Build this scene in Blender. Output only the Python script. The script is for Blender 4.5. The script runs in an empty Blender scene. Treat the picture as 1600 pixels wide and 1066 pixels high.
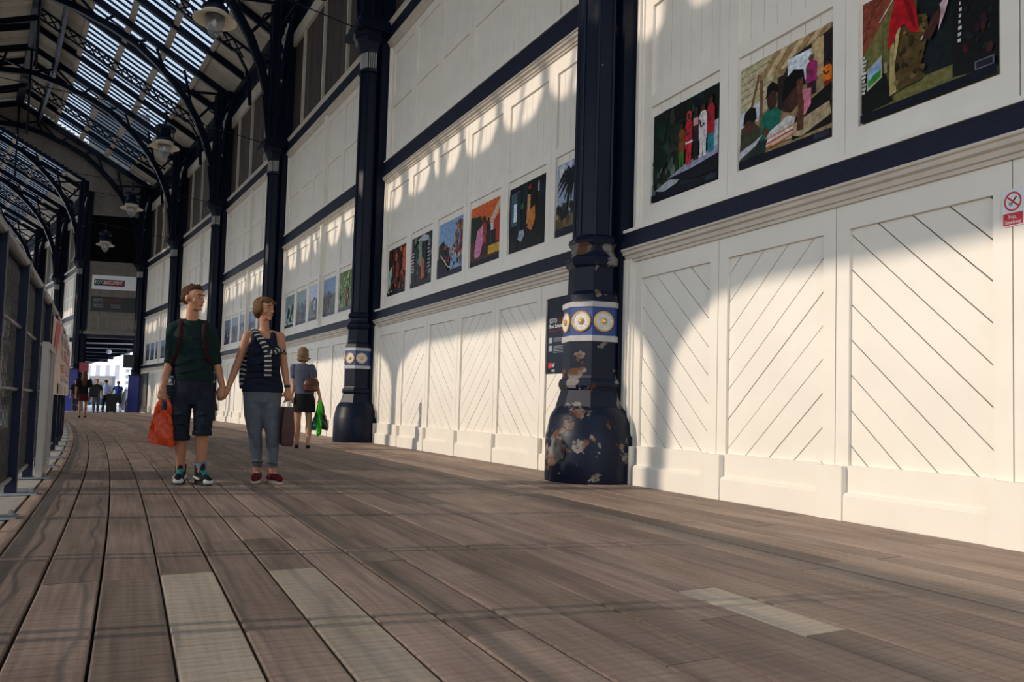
import bpy, math, random
from math import sin, cos, pi, sqrt, atan2, radians, tan
from mathutils import Vector, Matrix
import mathutils.noise as mnoise

SC = bpy.context.scene
COL = SC.collection
RND = random.Random(7)

# ------------------------------------------------------------------ camera
FPX, PITCH, ROLL, CY, CAMH = 1160.47, .0503, .0287, 582.84, .73
cam_d = bpy.data.cameras.new('camera')
cam = bpy.data.objects.new('camera', cam_d)
COL.objects.link(cam)
cam_d.sensor_width = 36.0
cam_d.lens = 36.0 * FPX / 1600.0
cam_d.shift_y = (CY - 533.0) / 1600.0
cam_d.clip_start = .05
cam_d.clip_end = 600
cam.matrix_world = Matrix.Translation((0, 0, CAMH)) @ Matrix.Rotation(pi / 2 + PITCH, 4, 'X') @ Matrix.Rotation(ROLL, 4, 'Z')
SC.camera = cam

# ------------------------------------------------------------------ sky, sun, exposure
SUN_EL = radians(23.4)
SUN_DIR = Vector((.961 * cos(SUN_EL), .276 * cos(SUN_EL), -sin(SUN_EL))).normalized()
world = bpy.data.worlds.new('sky')
SC.world = world
world.use_nodes = True
wn = world.node_tree
wn.nodes.clear()
w_out = wn.nodes.new('ShaderNodeOutputWorld')
w_bg = wn.nodes.new('ShaderNodeBackground')
w_geo = wn.nodes.new('ShaderNodeTexCoord')
w_sep = wn.nodes.new('ShaderNodeSeparateXYZ')
w_ramp = wn.nodes.new('ShaderNodeValToRGB')
w_ramp.color_ramp.elements[0].position = .0
w_ramp.color_ramp.elements[0].color = (.90, .95, 1.0, 1)
w_ramp.color_ramp.elements[1].position = .7
w_ramp.color_ramp.elements[1].color = (.60, .78, 1.0, 1)
wn.links.new(w_geo.outputs['Generated'], w_sep.inputs[0])
wn.links.new(w_sep.outputs['Z'], w_ramp.inputs[0])
wn.links.new(w_ramp.outputs[0], w_bg.inputs[0])
w_bg.inputs[1].default_value = 1.8
wn.links.new(w_bg.outputs[0], w_out.inputs[0])

sun_d = bpy.data.lights.new('sun', 'SUN')
sun_d.energy = 2.75
sun_d.color = (1.0, .85, .70)
sun_d.angle = radians(.62)
sun = bpy.data.objects.new('sun', sun_d)
sun.rotation_euler = SUN_DIR.to_track_quat('-Z', 'Y').to_euler()
sun.location = (-30, -10, 30)
COL.objects.link(sun)

SC.view_settings.view_transform = 'Standard'
SC.view_settings.look = 'None'
SC.view_settings.gamma = 1.0
SC.view_settings.use_curve_mapping = False
SC.view_settings.exposure = 0.0

# ------------------------------------------------------------------ plan geometry
A0 = Vector((.868, 8.047))
HD, TN, BL = .5087, .0339, 8.184          # heading of the first bay, turn per bay, bay length
RAD = BL / (2 * sin(TN / 2))
AA = HD - TN / 2
CTR = A0 + RAD * Vector((-cos(AA), -sin(AA)))

def arc(s, t):
    a = AA + s / RAD
    return CTR + (RAD - t) * Vector((cos(a), sin(a)))

def arc_heading(s):
    return AA + s / RAD

def bay_origin(i, t0=0.0, s0=0.0):
    """near column of bay i (bay 1 starts at the nearest column) and heading of its chord"""
    p = arc(s0 + (i - 1) * BL, t0)
    q = arc(s0 + i * BL, t0)
    d = q - p
    return p, atan2(d.y, d.x)

# ------------------------------------------------------------------ mesh helpers
class MB:
    def __init__(self):
        self.v, self.f, self.m, self.uv, self.col = [], [], [], {}, {}

    def add(self, vs, fs, mi=0):
        o = len(self.v)
        self.v.extend([tuple(p) for p in vs])
        for f in fs:
            self.f.append(tuple(o + k for k in f))
            self.m.append(mi)
        return self

    def box(self, x0, x1, y0, y1, z0, z1, mi=0):
        vs = [(x0, y0, z0), (x1, y0, z0), (x1, y1, z0), (x0, y1, z0), (x0, y0, z1), (x1, y0, z1), (x1, y1, z1), (x0, y1, z1)]
        fs = [(0, 3, 2, 1), (4, 5, 6, 7), (0, 1, 5, 4), (1, 2, 6, 5), (2, 3, 7, 6), (3, 0, 4, 7)]
        return self.add(vs, fs, mi)

    def prism(self, poly, y0, y1, mi=0):
        """polygon in (x,z), extruded from y0 to y1"""
        n = len(poly)
        vs = [(p[0], y0, p[1]) for p in poly] + [(p[0], y1, p[1]) for p in poly]
        fs = [tuple(range(n)), tuple(range(2 * n - 1, n - 1, -1))]
        fs += [(k, k + n, (k + 1) % n + n, (k + 1) % n) for k in range(n)]
        return self.add(vs, fs, mi)

    def extrude_x(self, prof, x0, x1, mi=0):
        """profile in (y,z), extruded along x"""
        n = len(prof)
        vs = [(x0, p[0], p[1]) for p in prof] + [(x1, p[0], p[1]) for p in prof]
        fs = [tuple(range(n - 1, -1, -1)), tuple(range(n, 2 * n))]
        fs += [(k, (k + 1) % n, (k + 1) % n + n, k + n) for k in range(n)]
        return self.add(vs, fs, mi)

    def lathe(self, prof, n=24, c=(0, 0), mi=0, rot=0.0, cap=True):
        """profile list of (r,z)"""
        vs = []
        for r, z in prof:
            for k in range(n):
                a = rot + 2 * pi * k / n
                vs.append((c[0] + r * cos(a), c[1] + r * sin(a), z))
        fs = []
        for i in range(len(prof) - 1):
            for k in range(n):
                k2 = (k + 1) % n
                fs.append((i * n + k, i * n + k2, (i + 1) * n + k2, (i + 1) * n + k))
        if cap:
            fs.append(tuple(range(n - 1, -1, -1)))
            fs.append(tuple((len(prof) - 1) * n + k for k in range(n)))
        return self.add(vs, fs, mi)

    def tube(self, pts, r, n=6, mi=0, flat=None):
        """round tube through points; r number or list; flat=(a,b) scales the section"""
        pts = [Vector(p) for p in pts]
        rs = r if isinstance(r, (list, tuple)) else [r] * len(pts)
        vs = []
        up = Vector((0, 0, 1))
        t0 = (pts[1] - pts[0]).normalized()
        if abs(t0.dot(up)) > .9:
            up = Vector((0, 1, 0))
        nrm = None
        for i, p in enumerate(pts):
            t = (pts[min(i + 1, len(pts) - 1)] - pts[max(i - 1, 0)]).normalized()
            if nrm is None:
                nrm = (up - t * up.dot(t)).normalized()
            else:
                nrm = (nrm - t * nrm.dot(t)).normalized()
            b = t.cross(nrm)
            fa, fb = flat or (1, 1)
            for k in range(n):
                a = 2 * pi * (k + .5) / n
                vs.append(p + nrm * cos(a) * rs[i] * fa + b * sin(a) * rs[i] * fb)
        fs = []
        for i in range(len(pts) - 1):
            for k in range(n):
                k2 = (k + 1) % n
                fs.append((i * n + k, i * n + k2, (i + 1) * n + k2, (i + 1) * n + k))
        fs.append(tuple(range(n - 1, -1, -1)))
        fs.append(tuple((len(pts) - 1) * n + k for k in range(n)))
        return self.add(vs, fs, mi)

    def bar(self, a, b, w, h, mi=0):
        """rectangular bar from a to b, w sideways, h in the up direction"""
        a, b = Vector(a), Vector(b)
        t = (b - a).normalized()
        up = Vector((0, 0, 1))
        if abs(t.dot(up)) > .98:
            up = Vector((0, 1, 0))
        s = t.cross(up).normalized() * (w / 2)
        u = s.cross(t).normalized() * (h / 2)
        vs = [a - s - u, a + s - u, a + s + u, a - s + u, b - s - u, b + s - u, b + s + u, b - s + u]
        fs = [(0, 1, 2, 3), (7, 6, 5, 4), (0, 4, 5, 1), (1, 5, 6, 2), (2, 6, 7, 3), (3, 7, 4, 0)]
        return self.add(vs, fs, mi)

    def ball(self, c, r, n=10, m=7, mi=0):
        rx, ry, rz = r if isinstance(r, (tuple, list)) else (r, r, r)
        vs = [(c[0], c[1], c[2] - rz)]
        for i in range(1, m):
            a = -pi / 2 + pi * i / m
            for k in range(n):
                b = 2 * pi * k / n
                vs.append((c[0] + rx * cos(a) * cos(b), c[1] + ry * cos(a) * sin(b), c[2] + rz * sin(a)))
        vs.append((c[0], c[1], c[2] + rz))
        fs = [(0, 1 + (k + 1) % n, 1 + k) for k in range(n)]
        for i in range(m - 2):
            for k in range(n):
                k2 = (k + 1) % n
                fs.append((1 + i * n + k, 1 + i * n + k2, 1 + (i + 1) * n + k2, 1 + (i + 1) * n + k))
        L = 1 + (m - 2) * n
        fs += [(L + k, L + (k + 1) % n, len(vs) - 1) for k in range(n)]
        return self.add(vs, fs, mi)

    def mesh(self, name, mats, smooth=False):
        me = bpy.data.meshes.new(name)
        me.from_pydata(self.v, [], self.f)
        for m in (mats if isinstance(mats, (list, tuple)) else [mats]):
            me.materials.append(m)
        me.polygons.foreach_set('material_index', self.m)
        if smooth:
            me.polygons.foreach_set('use_smooth', [True] * len(self.f))
        me.update()
        return me

def link(name, data, parent=None, loc=None, rotz=None):
    o = bpy.data.objects.new(name, data)
    COL.objects.link(o)
    if parent is not None:
        o.parent = parent
    if loc is not None:
        o.location = loc
    if rotz is not None:
        o.rotation_euler = (0, 0, rotz)
    return o

def part(name, mb, mat, parent, smooth=False, loc=None, rotz=None, label=None, kind=None):
    o = link(name, mb.mesh(name, mat, smooth), parent, loc, rotz)
    if label:
        o['label'] = label
    if kind:
        o['kind'] = kind
    return o

def autosmooth(o, ang=35):
    """smooth shading with sharp edges kept"""
    me = o.data
    import bmesh
    bm = bmesh.new()
    bm.from_mesh(me)
    for e in bm.edges:
        if len(e.link_faces) == 2 and e.calc_face_angle(0) > radians(ang):
            e.smooth = False
    for f in bm.faces:
        f.smooth = True
    bm.to_mesh(me)
    bm.free()
    return o

def empty(name, loc=(0, 0, 0), rotz=0.0, label=None, cat=None, group=None, kind=None):
    o = link(name, None, None, loc, rotz)
    o.empty_display_size = .2
    return tag(o, label, cat, group, kind)

def tag(o, label=None, cat=None, group=None, kind=None):
    if label:
        o['label'] = label
    if cat:
        o['category'] = cat
    if group:
        o['group'] = group
    if kind:
        o['kind'] = kind
    return o

def dup(o, parent=None, keep=True):
    """copy of a thing with its parts and sub-parts"""
    c = o.copy()
    COL.objects.link(c)
    if parent is not None:
        c.parent = parent
    for ch in list(o.children):
        dup(ch, c)
    return c

# ------------------------------------------------------------------ materials
def srgb(r, g, b):
    f = lambda c: (c / 255 / 12.92) if c / 255 <= .04045 else ((c / 255 + .055) / 1.055) ** 2.4
    return (f(r), f(g), f(b), 1)

def mat(name, col, rough=.6, metal=0.0, spec=.4, noise=0.0, nscale=8.0, bump=0.0, bscale=40.0, objrand=0.0, stretch=None, alpha=None, sheen=0):
    m = bpy.data.materials.new(name)
    m.use_nodes = True
    nt = m.node_tree
    p = nt.nodes['Principled BSDF']
    p.inputs['Base Color'].default_value = col
    p.inputs['Roughness'].default_value = rough
    p.inputs['Metallic'].default_value = metal
    p.inputs['Specular IOR Level'].default_value = spec
    if noise or bump or objrand:
        tc = nt.nodes.new('ShaderNodeTexCoord')
        mp = nt.nodes.new('ShaderNodeMapping')
        if stretch:
            mp.inputs['Scale'].default_value = stretch
        nt.links.new(tc.outputs['Object'], mp.inputs[0])
        src = None
        if noise:
            n = nt.nodes.new('ShaderNodeTexNoise')
            n.inputs['Scale'].default_value = nscale
            n.inputs['Detail'].default_value = 6
            nt.links.new(mp.outputs[0], n.inputs[0])
            r = nt.nodes.new('ShaderNodeMapRange')
            r.inputs[1].default_value = .25
            r.inputs[2].default_value = .75
            r.inputs[3].default_value = 1 - noise
            r.inputs[4].default_value = 1 + noise
            nt.links.new(n.outputs[0], r.inputs[0])
            src = r.outputs[0]
        if objrand:
            oi = nt.nodes.new('ShaderNodeObjectInfo')
            r2 = nt.nodes.new('ShaderNodeMapRange')
            r2.inputs[3].default_value = 1 - objrand
            r2.inputs[4].default_value = 1 + objrand
            nt.links.new(oi.outputs['Random'], r2.inputs[0])
            if src is None:
                src = r2.outputs[0]
            else:
                mu = nt.nodes.new('ShaderNodeMath')
                mu.operation = 'MULTIPLY'
                nt.links.new(src, mu.inputs[0])
                nt.links.new(r2.outputs[0], mu.inputs[1])
                src = mu.outputs[0]
        if src is not None:
            mx = nt.nodes.new('ShaderNodeVectorMath')
            mx.operation = 'SCALE'
            mx.inputs[0].default_value = col[:3]
            nt.links.new(src, mx.inputs['Scale'])
            nt.links.new(mx.outputs[0], p.inputs['Base Color'])
        if bump:
            n2 = nt.nodes.new('ShaderNodeTexNoise')
            n2.inputs['Scale'].default_value = bscale
            n2.inputs['Detail'].default_value = 4
            nt.links.new(mp.outputs[0], n2.inputs[0])
            b = nt.nodes.new('ShaderNodeBump')
            b.inputs['Strength'].default_value = bump
            b.inputs['Distance'].default_value = .01
            nt.links.new(n2.outputs[0], b.inputs['Height'])
            nt.links.new(b.outputs[0], p.inputs['Normal'])
    if alpha is not None:
        p.inputs['Alpha'].default_value = alpha
    return m

def node(nt, kind, **kw):
    n = nt.nodes.new(kind)
    for k, v in kw.items():
        setattr(n, k, v)
    return n

M = {}
M['cream'] = mat('cream_paint', (.83, .77, .68, 1), .55, noise=.05, nscale=3, bump=.12, bscale=30)
M['cream_low'] = mat('cream_paint_lower', (.80, .75, .66, 1), .5, noise=.04, nscale=2.5, bump=.08, bscale=25)
M['cream_trim'] = mat('cream_trim_paint', (.60, .53, .44, 1), .55, noise=.10, nscale=6)
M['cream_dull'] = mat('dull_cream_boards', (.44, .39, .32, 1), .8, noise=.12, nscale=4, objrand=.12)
M['navy'] = mat('navy_gloss_paint', (.0035, .007, .019, 1), .40, spec=.16, noise=.25, nscale=9, bump=.1, bscale=60)
M['navy_band'] = mat('navy_band_paint', (.009, .012, .030, 1), .55, spec=.2, noise=.3, nscale=25)
M['blue'] = mat('blue_band_paint', (.020, .050, .20, 1), .45, noise=.15, nscale=12)
M['bluefence'] = mat('blue_fence_paint', (.005, .009, .030, 1), .4, spec=.2, noise=.2, nscale=10)
M['grey_band'] = mat('grey_white_band_paint', (.42, .41, .40, 1), .55, noise=.1, nscale=12)
M['gold'] = mat('gold_paint', (.62, .36, .08, 1), .4, metal=.3, noise=.2, nscale=60)
M['roundel'] = mat('roundel_cream_paint', (.62, .60, .56, 1), .5, noise=.35, nscale=70)
M['dark'] = mat('dark_recess', (.004, .004, .005, 1), .9, spec=.05)
M['black'] = mat('black_plastic', (.012, .012, .014, 1), .5)
M['steel'] = mat('galvanised_steel', (.30, .31, .33, 1), .45, metal=.6, noise=.2, nscale=20)
M['sheet'] = mat('grey_sheet_metal', (.36, .36, .36, 1), .5, noise=.12, nscale=8)
M['white'] = mat('white_print', (.75, .75, .76, 1), .5)
M['red'] = mat('red_print', (.55, .015, .02, 1), .45)
M['ink'] = mat('black_print', (.015, .015, .018, 1), .5)
M['navyprint'] = mat('navy_print', (.009, .013, .028, 1), .5, spec=.2)
M['darkred'] = mat('dark_red_print', (.22, .02, .03, 1), .5)
M['greyprint'] = mat('grey_print', (.30, .31, .34, 1), .5)
M['lampwhite'] = mat('lamp_shade_enamel', (.55, .47, .33, 1), .5, noise=.2, nscale=10)
M['concrete'] = mat('kerb_stone', (.28, .25, .215, 1), .85, noise=.2, nscale=12, bump=.3, bscale=60, objrand=.1)
M['pit'] = mat('dark_track_bed', (.020, .019, .018, 1), .95, noise=.4, nscale=6)
M['ballast'] = mat('pale_track_ballast', (.34, .31, .27, 1), .95, noise=.3, nscale=4)  # track bed made pale to bounce sunlight up into the hall
M['paving'] = mat('outside_paving', (.75, .75, .78, 1), .85, noise=.1, nscale=.8)
M['brownboard'] = mat('brown_window_boards', (.060, .045, .036, 1), .7, noise=.3, nscale=7, stretch=(1, 1, .15), objrand=.25)
M['purlin'] = mat('purlin_timber', (.42, .35, .29, 1), .7, noise=.2, nscale=6)

# glass of the roof and of the lamps
def glass_mat(name, tint, rough, mixf, diff):
    m = bpy.data.materials.new(name)
    m.use_nodes = True
    nt = m.node_tree
    nt.nodes.clear()
    o = node(nt, 'ShaderNodeOutputMaterial')
    tr = node(nt, 'ShaderNodeBsdfTransparent')
    tr.inputs[0].default_value = tint
    df = node(nt, 'ShaderNodeBsdfTranslucent')
    df.inputs[0].default_value = diff
    gl = node(nt, 'ShaderNodeBsdfGlossy')
    gl.inputs['Roughness'].default_value = rough
    mx = node(nt, 'ShaderNodeMixShader')
    mx.inputs[0].default_value = mixf
    mx2 = node(nt, 'ShaderNodeMixShader')
    mx2.inputs[0].default_value = .06
    nt.links.new(tr.outputs[0], mx.inputs[1])
    nt.links.new(df.outputs[0], mx.inputs[2])
    nt.links.new(mx.outputs[0], mx2.inputs[1])
    nt.links.new(gl.outputs[0], mx2.inputs[2])
    nt.links.new(mx2.outputs[0], o.inputs[0])
    return m
M['dirtyglass'] = glass_mat('sooty_roof_glass', (.46, .48, .52, 1), .2, .08, (.3, .35, .4, 1))
M['roofglass'] = glass_mat('dusty_roof_glass', (.69, .71, .735, 1), .2, .05, (.6, .7, .8, 1))
M['lampglass'] = glass_mat('lamp_glass', (.75, .78, .82, 1), .1, .35, (.5, .5, .52, 1))

# netting on the fence: fabric with holes
def net_mat(name, col, cover):
    m = bpy.data.materials.new(name)
    m.use_nodes = True
    nt = m.node_tree
    nt.nodes.clear()
    o = node(nt, 'ShaderNodeOutputMaterial')
    tr = node(nt, 'ShaderNodeBsdfTransparent')
    df = node(nt, 'ShaderNodeBsdfDiffuse')
    df.inputs[0].default_value = col
    mx = node(nt, 'ShaderNodeMixShader')
    # threads hide more of what lies behind when the net is seen edge on
    lw = node(nt, 'ShaderNodeLayerWeight')
    lw.inputs[0].default_value = .5
    mr = node(nt, 'ShaderNodeMapRange')
    mr.inputs[1].default_value = .15
    mr.inputs[2].default_value = .8
    mr.inputs[3].default_value = cover
    mr.inputs[4].default_value = min(.93, cover * 2.1)
    nt.links.new(lw.outputs['Facing'], mr.inputs[0])
    nt.links.new(mr.outputs[0], mx.inputs[0])
    nt.links.new(tr.outputs[0], mx.inputs[1])
    nt.links.new(df.outputs[0], mx.inputs[2])
    nt.links.new(mx.outputs[0], o.inputs[0])
    return m
M['net'] = net_mat('fine_dark_netting', (.055, .045, .037, 1), .42)

# floor planks: uv.x runs along the plank in metres, uv.y across
def plank_mat(name, a, b, rough=.62):
    m = bpy.data.materials.new(name)
    m.use_nodes = True
    nt = m.node_tree
    p = nt.nodes['Principled BSDF']
    p.inputs['Roughness'].default_value = rough
    p.inputs['Specular IOR Level'].default_value = .35
    uv = node(nt, 'ShaderNodeUVMap')
    oi = node(nt, 'ShaderNodeObjectInfo')
    mp = node(nt, 'ShaderNodeMapping')
    mp.inputs['Scale'].default_value = (.9, 26, 1)
    nt.links.new(uv.outputs[0], mp.inputs[0])
    cb = node(nt, 'ShaderNodeCombineXYZ')
    mm = node(nt, 'ShaderNodeMath', operation='MULTIPLY')
    mm.inputs[1].default_value = 37.0
    nt.links.new(oi.outputs['Random'], mm.inputs[0])
    nt.links.new(mm.outputs[0], cb.inputs[0])
    nt.links.new(mm.outputs[0], cb.inputs[2])
    nt.links.new(cb.outputs[0], mp.inputs['Location'])
    n = node(nt, 'ShaderNodeTexNoise')
    n.inputs['Scale'].default_value = 1.6
    n.inputs['Detail'].default_value = 8
    n.inputs['Roughness'].default_value = .62
    nt.links.new(mp.outputs[0], n.inputs[0])
    # large blotches
    mp2 = node(nt, 'ShaderNodeMapping')
    mp2.inputs['Scale'].default_value = (1.2, 3, 1)
    nt.links.new(uv.outputs[0], mp2.inputs[0])
    nt.links.new(cb.outputs[0], mp2.inputs['Location'])
    n2 = node(nt, 'ShaderNodeTexNoise')
    n2.inputs['Scale'].default_value = 1.2
    n2.inputs['Detail'].default_value = 5
    nt.links.new(mp2.outputs[0], n2.inputs[0])
    ad = node(nt, 'ShaderNodeMath', operation='MULTIPLY_ADD')
    ad.inputs[1].default_value = .55
    nt.links.new(n.outputs[0], ad.inputs[0])
    m3 = node(nt, 'ShaderNodeMath', operation='MULTIPLY')
    m3.inputs[1].default_value = .45
    nt.links.new(n2.outputs[0], m3.inputs[0])
    nt.links.new(m3.outputs[0], ad.inputs[2])
    rp = node(nt, 'ShaderNodeValToRGB')
    rp.color_ramp.elements[0].position = .36
    rp.color_ramp.elements[0].color = a
    rp.color_ramp.elements[1].position = .64
    rp.color_ramp.elements[1].color = b
    nt.links.new(ad.outputs[0], rp.inputs[0])
    # plank to plank variation
    vr = node(nt, 'ShaderNodeMapRange')
    vr.inputs[3].default_value = .76
    vr.inputs[4].default_value = 1.18
    nt.links.new(oi.outputs['Random'], vr.inputs[0])
    sc = node(nt, 'ShaderNodeVectorMath', operation='SCALE')
    nt.links.new(rp.outputs[0], sc.inputs[0])
    nt.links.new(vr.outputs[0], sc.inputs['Scale'])
    # thin, regular, darker grooves across the plank
    wv = node(nt, 'ShaderNodeTexWave')
    wv.wave_type = 'BANDS'
    wv.bands_direction = 'X'
    wv.inputs['Scale'].default_value = 8.0
    wv.inputs['Distortion'].default_value = .8
    wv.inputs['Detail'].default_value = 1
    nt.links.new(uv.outputs[0], wv.inputs[0])
    pw = node(nt, 'ShaderNodeMath', operation='POWER')
    pw.inputs[1].default_value = 5
    nt.links.new(wv.outputs['Fac'], pw.inputs[0])
    mr = node(nt, 'ShaderNodeMapRange')
    mr.inputs[3].default_value = 1.0
    mr.inputs[4].default_value = .87
    nt.links.new(pw.outputs[0], mr.inputs[0])
    sc2 = node(nt, 'ShaderNodeVectorMath', operation='SCALE')
    nt.links.new(sc.outputs[0], sc2.inputs[0])
    nt.links.new(mr.outputs[0], sc2.inputs['Scale'])
    nt.links.new(sc2.outputs[0], p.inputs['Base Color'])
    bp = node(nt, 'ShaderNodeBump')
    bp.inputs['Strength'].default_value = .35
    bp.inputs['Distance'].default_value = .004
    h = node(nt, 'ShaderNodeMath', operation='SUBTRACT')
    nt.links.new(n.outputs[0], h.inputs[0])
    nt.links.new(pw.outputs[0], h.inputs[1])
    nt.links.new(h.outputs[0], bp.inputs['Height'])
    nt.links.new(bp.outputs[0], p.inputs['Normal'])
    return m
M['plank'] = plank_mat('weathered_plank', (.185, .128, .096, 1), (.39, .285, .222, 1))
M['planklight'] = plank_mat('pale_new_plank', (.41, .325, .245, 1), (.58, .475, .37, 1))

# navy column paint with bare worn patches
def worn_mat():
    m = bpy.data.materials.new('worn_navy_paint')
    m.use_nodes = True
    nt = m.node_tree
    p = nt.nodes['Principled BSDF']
    p.inputs['Specular IOR Level'].default_value = .2
    tc = node(nt, 'ShaderNodeTexCoord')
    n = node(nt, 'ShaderNodeTexNoise')
    n.inputs['Scale'].default_value = 3.2
    n.inputs['Detail'].default_value = 9
    n.inputs['Roughness'].default_value = .6
    nt.links.new(tc.outputs['Object'], n.inputs[0])
    sp = node(nt, 'ShaderNodeSeparateXYZ')
    nt.links.new(tc.outputs['Object'], sp.inputs[0])
    # bare where the mouldings catch knocks: bands of height
    cr = node(nt, 'ShaderNodeValToRGB')
    e = cr.color_ramp.elements
    e[0].position = 0.0; e[0].color = (.35, .35, .35, 1)
    e[1].position = 1.0; e[1].color = (.0, .0, .0, 1)
    for pos, v in ((.10, .55), (.17, .5), (.185, .62), (.195, .62), (.205, .75), (.225, .2), (.27, .35), (.295, .95), (.305, .3), (.47, .25), (.49, .8), (.53, .3), (.60, .45), (.625, 1.0), (.645, .35), (.70, .1)):
        k = e.new(pos); k.color = (v, v, v, 1)
    zz = node(nt, 'ShaderNodeMath', operation='MULTIPLY')
    zz.inputs[1].default_value = .25
    nt.links.new(sp.outputs['Z'], zz.inputs[0])
    nt.links.new(zz.outputs[0], cr.inputs[0])
    ad = node(nt, 'ShaderNodeMath', operation='MULTIPLY_ADD')
    ad.inputs[1].default_value = .22
    nt.links.new(cr.outputs[0], ad.inputs[0])
    nt.links.new(n.outputs[0], ad.inputs[2])
    th = node(nt, 'ShaderNodeValToRGB')
    th.color_ramp.elements[0].position = .668
    th.color_ramp.elements[1].position = .685
    nt.links.new(ad.outputs[0], th.inputs[0])
    n2 = node(nt, 'ShaderNodeTexNoise')
    n2.inputs['Scale'].default_value = 5
    n2.inputs['Detail'].default_value = 5
    nt.links.new(tc.outputs['Object'], n2.inputs[0])
    c2 = node(nt, 'ShaderNodeValToRGB')
    c2.color_ramp.elements[0].position = .42
    c2.color_ramp.elements[0].color = (.10, .045, .022, 1)
    c2.color_ramp.elements[1].position = .56
    c2.color_ramp.elements[1].color = (.20, .185, .17, 1)
    nt.links.new(n2.outputs[0], c2.inputs[0])
    mx = node(nt, 'ShaderNodeMix', data_type='RGBA')
    mx.inputs['A'].default_value = (.004, .008, .022, 1)
    nt.links.new(th.outputs[0], mx.inputs['Factor'])
    nt.links.new(c2.outputs[0], mx.inputs['B'])
    nt.links.new(mx.outputs['Result'], p.inputs['Base Color'])
    rr = node(nt, 'ShaderNodeMapRange')
    rr.inputs[3].default_value = .40
    rr.inputs[4].default_value = .7
    nt.links.new(th.outputs[0], rr.inputs[0])
    nt.links.new(rr.outputs[0], p.inputs['Roughness'])
    b = node(nt, 'ShaderNodeBump')
    b.inputs['Strength'].default_value = .5
    b.inputs['Distance'].default_value = -.006
    nt.links.new(th.outputs[0], b.inputs['Height'])
    nt.links.new(b.outputs[0], p.inputs['Normal'])
    return m
M['worn'] = worn_mat()

# printed matter: colours come from the mesh
def print_mat(name, rough):
    m = bpy.data.materials.new(name)
    m.use_nodes = True
    nt = m.node_tree
    p = nt.nodes['Principled BSDF']
    p.inputs['Roughness'].default_value = rough
    p.inputs['Specular IOR Level'].default_value = .15
    at = node(nt, 'ShaderNodeAttribute', attribute_name='ink')
    tc = node(nt, 'ShaderNodeTexCoord')
    n = node(nt, 'ShaderNodeTexNoise')
    n.inputs['Scale'].default_value = 22
    n.inputs['Detail'].default_value = 6
    nt.links.new(tc.outputs['Object'], n.inputs[0])
    r = node(nt, 'ShaderNodeMapRange')
    r.inputs[1].default_value = .3
    r.inputs[2].default_value = .7
    r.inputs[3].default_value = .62
    r.inputs[4].default_value = 1.38
    nt.links.new(n.outputs[0], r.inputs[0])
    sc = node(nt, 'ShaderNodeVectorMath', operation='SCALE')
    nt.links.new(at.outputs['Color'], sc.inputs[0])
    nt.links.new(r.outputs[0], sc.inputs['Scale'])
    nt.links.new(sc.outputs[0], p.inputs['Base Color'])
    return m
M['print'] = print_mat('photo_print', .4)
# ------------------------------------------------------------------ the panelled wall, one bay after another
YL, YM = -.233, -.32
MODX = 1.258
CX = 3.99
JX = [CX + MODX * k for k in (-3, -2, -1, 0, 1, 2, 3)]
PC = [CX + MODX * k for k in (2.5, 1.5, .5, -.5, -1.5, -2.5)]      # panel centres, far to near
PW = 1.028

def clip(poly, a, b, c):
    """keep a*x+b*z<=c"""
    out = []
    for i in range(len(poly)):
        p, q = poly[i], poly[(i + 1) % len(poly)]
        dp, dq = a * p[0] + b * p[1] - c, a * q[0] + b * q[1] - c
        if dp <= 0:
            out.append(p)
        if dp * dq < 0:
            t = dp / (dp - dq)
            out.append((p[0] + (q[0] - p[0]) * t, p[1] + (q[1] - p[1]) * t))
    return out

def band_polys(x0, x1, z0, z1, kind, w, gap):
    a, b = {'\\': (.7071, -.7071), '/': (.7071, .7071), '|': (1, 0)}[kind]
    vals = [a * x + b * z for x in (x0, x1) for z in (z0, z1)]
    lo, hi = min(vals), max(vals)
    v = lo + (0 if kind == '|' else .03)
    res = []
    v -= 0 if kind == '|' else w
    while v < hi - 1e-4:
        p = [(x0, z0), (x1, z0), (x1, z1), (x0, z1)]
        p = clip(p, a, b, min(v + w, hi + 1) - gap / 2)
        p = clip(p, -a, -b, -(v + gap / 2)) if p else p
        if len(p) >= 3:
            area = abs(sum(p[i][0] * p[(i + 1) % len(p)][1] - p[(i + 1) % len(p)][0] * p[i][1] for i in range(len(p)))) / 2
            if area > .002:
                res.append(p)
        v += w
    return res

def poly_mb(p, y0, y1, ch=.004):
    """board with a small chamfer on its front edge"""
    cx = sum(q[0] for q in p) / len(p)
    cz = sum(q[1] for q in p) / len(p)
    n = len(p)
    # front inset by shrinking about the centre
    ins = []
    for q in p:
        d = sqrt((q[0] - cx) ** 2 + (q[1] - cz) ** 2) + 1e-6
        ins.append((q[0] + (cx - q[0]) * min(.4, ch / d), q[1] + (cz - q[1]) * min(.4, ch / d)))
    vs = [(q[0], y0, q[1]) for q in p] + [(q[0], y1 - ch, q[1]) for q in p] + [(q[0], y1, q[1]) for q in ins]
    fs = [tuple(range(n))]
    for r in (0, 1):
        fs += [(r * n + k, (r + 1) * n + k, (r + 1) * n + (k + 1) % n, r * n + (k + 1) % n) for k in range(n)]
    fs.append(tuple(range(3 * n - 1, 2 * n - 1, -1)))
    return MB().add(vs, fs)

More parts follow.
